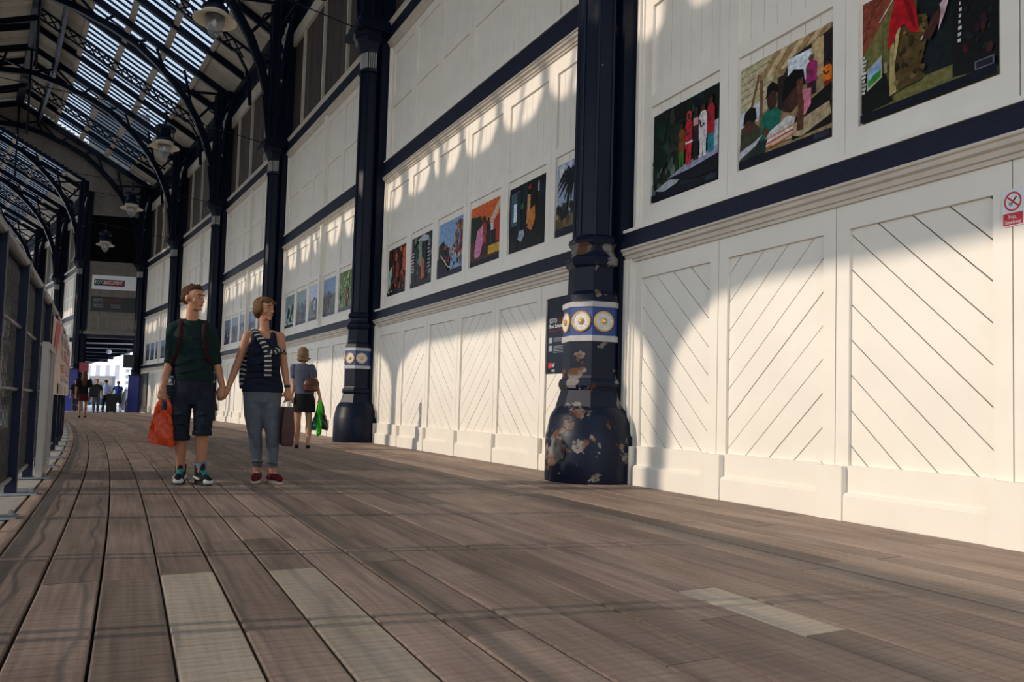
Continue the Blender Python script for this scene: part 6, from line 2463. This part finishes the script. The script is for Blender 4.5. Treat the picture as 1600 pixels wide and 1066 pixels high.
# ---- people farther off --------------------------------------------
def simple_person(px, py, scale, facing, label, topc, legc, topkind='shirt', hairc=(.03, .02, .015, 1), longhair=False, skirt=None, stride=.12, arms=((-.24, 0, .8), (.24, 0, .8)), bare_legs=False, skin=None, vox=.016, hairlen=0, shorts=None, hat=None, shoec=None, group=None):
    r = person('person', (px, py, -.045 if py > 42.4 else 0), facing, label, group)
    B = Blob()
    head(B, (0, 0, 1.60), 0, 1.02)
    B.limb([(0, .01, 1.38), (0, .01, 1.52)], [.06, .05])
    B.stack([(0, 0, .85, .14, .10), (0, 0, 1.1, .14, .10), (0, 0, 1.36, .16, .09), (0, 0, 1.44, .08, .06)])
    hands = []
    for s, a in zip((-1, 1), arms):
        sh = Vector((s * .18, 0, 1.38)); w = Vector(a)
        e = sh.lerp(w, .5) + Vector((s * .03, .04, 0))
        B.limb([sh, e, w], [.048, .038, .028])
        hand(B, w, (w - e), (-s, 0, 0), 1.0, .6, side=s)
    an = []
    for s in (-1, 1):
        a = Vector((s * .10, s * stride, .08))
        kk = Vector((s * .10, s * stride * .45 - .03, .47))
        an.append(a)
        leg(B, Vector((s * .09, 0, .82)), kk, a)
        B.limb([a, a + Vector((0, -.06, -.03)), a + Vector((0, -.14, -.045))], [.034, .032, .028])
    B.build('body', skin or SKIN, r, vox, 1)
    T = Blob()
    zb = .88
    T.stack([(0, 0, zb, .165, .118), (0, 0, 1.1, .165, .118), (0, 0, 1.32, .185, .11), (0, .01, 1.42, .13, .08), (0, .01, 1.46, .07, .06)])
    for s, a in zip((-1, 1), arms):
        sh = Vector((s * .18, 0, 1.37)); w = Vector(a); e = sh.lerp(w, .5) + Vector((s * .03, .04, 0))
        T.limb([sh, sh.lerp(e, .7)], [.066, .06])
    T.build(topkind, fabric(topkind + '_cloth', topc), r, vox, 1)
    if skirt:
        Blob().stack([(0, 0, .62, .19, .14), (0, 0, .80, .18, .13), (0, 0, .95, .15, .11)]).build('skirt', fabric('skirt_cloth', skirt), r, vox, 1)
    elif not bare_legs:
        L = Blob()
        L.stack([(0, 0, .74, .15, .11), (0, 0, .85, .172, .122), (0, 0, .95, .16, .115)])
        for s, a in zip((-1, 1), an):
            kk = Vector((s * .10, s * stride * .45 - .03, .47))
            if shorts:
                L.limb([(s * .09, 0, .82), kk + Vector((0, 0, .02))], [.105, .088], cap=False)
            else:
                L.limb([(s * .09, 0, .82), kk, a + Vector((0, 0, .02))], [.10, .075, .06], cap=False)
        L.build('shorts' if shorts else 'trousers', fabric('trouser_cloth', legc), r, vox, 1)
    for s, a in zip((-1, 1), an):
        Blob().limb([a + Vector((0, .05, -.035)), a + Vector((0, -.05, -.035)), a + Vector((0, -.16, -.04))], [.038, .044, .036]).build('shoe', shoec or BLK, r, vox, 1)
    Hh = Blob()
    Hh.ball((0, .025, 1.655), (.088, .098, .078))
    if longhair:
        Hh.limb([(0, .06, 1.62), (0, .09, 1.45), (0, .11, 1.22)], [.095, .105, .06])
    Hh.build('hair', hairmat('far_hair', hairc), r, vox, 1)
    if hat:
        part('cap', MB().lathe([(.10, 1.66), (.102, 1.70), (.07, 1.76), (.0, 1.78)], 16, c=(0, .01)), fabric('cap_cloth', hat), r, True)
    return r
hx, hy = -15.79, 27.44
vr = view_rot(hx, hy)
simple_person(hx, hy, 1, vr + pi + .1, 'long-haired woman in a black top and dark red skirt walking away', (.012, .011, .012, 1), None, 'top', (.10, .045, .025, 1), True, (.07, .012, .018, 1), .10, vox=.014, skin=SKIN2)
r = empty('shoulder_bag', tuple(Matrix.Translation((hx, hy, 0)) @ Matrix.Rotation(vr, 4, 'Z') @ Vector((.34, -.02, .78))), vr, 'black bag at the side of the long-haired woman', 'bag')
Blob().stack([(0, 0, 0, .13, .07), (0, 0, .05, .16, .09), (0, 0, .30, .15, .08), (0, 0, .40, .07, .04)]).build('body', M['black'], r, .015, 1)
part('strap', MB().tube([(-.06, 0, .36), (-.10, .02, .62), (-.16, .0, .70)], .014), M['black'], r, True)
tx, ty = -21.15, 37.9
simple_person(tx, ty, 1, view_rot(tx, ty) + .1, 'man in a dark olive t-shirt and grey trousers walking towards the camera', (.022, .025, .018, 1), (.10, .11, .10, 1), 't_shirt', stride=.10, arms=((-.30, -.05, .86), (.27, -.05, .85)), vox=.014)
p2 = (-22.6, 38.6)
simple_person(p2[0], p2[1], 1, view_rot(*p2) + pi, 'dark figure half hidden behind the long-haired woman', (.015, .015, .017, 1), (.05, .06, .07, 1), 'jacket', shoec=fabric('pale_shoe', (.4, .4, .4, 1)), vox=.016)
p3 = (-21.6, 39.6)
simple_person(p3[0], p3[1], 1, view_rot(*p3) + pi * .9, 'man in a pale blue shirt and dark trousers standing at the opening', (.36, .44, .72, 1), (.01, .01, .012, 1), 'shirt', stride=.05, arms=((-.26, -.05, .9), (.24, -.15, .95)), vox=.014)
p4 = (-21.85, 41.3)
simple_person(p4[0], p4[1], 1, view_rot(*p4) + pi * .85, 'man in a blue t-shirt and shorts with his hand on his hip', (.015, .05, .20, 1), (.03, .035, .03, 1), 't_shirt', (.16, .09, .05, 1), shorts=True, stride=.10, arms=((-.20, -.05, .98), (.34, -.02, 1.08)), vox=.014, shoec=fabric('white_trainer', (.5, .5, .5, 1)))
# black case standing between them
r = empty('suitcase', (-21.0, 39.1, 0), view_rot(-21.0, 39.1), 'tall black case standing beside the man in the pale blue shirt', 'suitcase')
part('shell', MB().box(-.24, .24, -.16, .16, .04, .98), M['black'], r)
part('handle', MB().tube([(-.14, 0, .97), (-.14, 0, 1.10), (.14, 0, 1.10), (.14, 0, .97)], .014), M['steel'], r, True)
for x in (-.18, .18):
    part('castor', MB().ball((x, 0, .028), .03), M['black'], r)
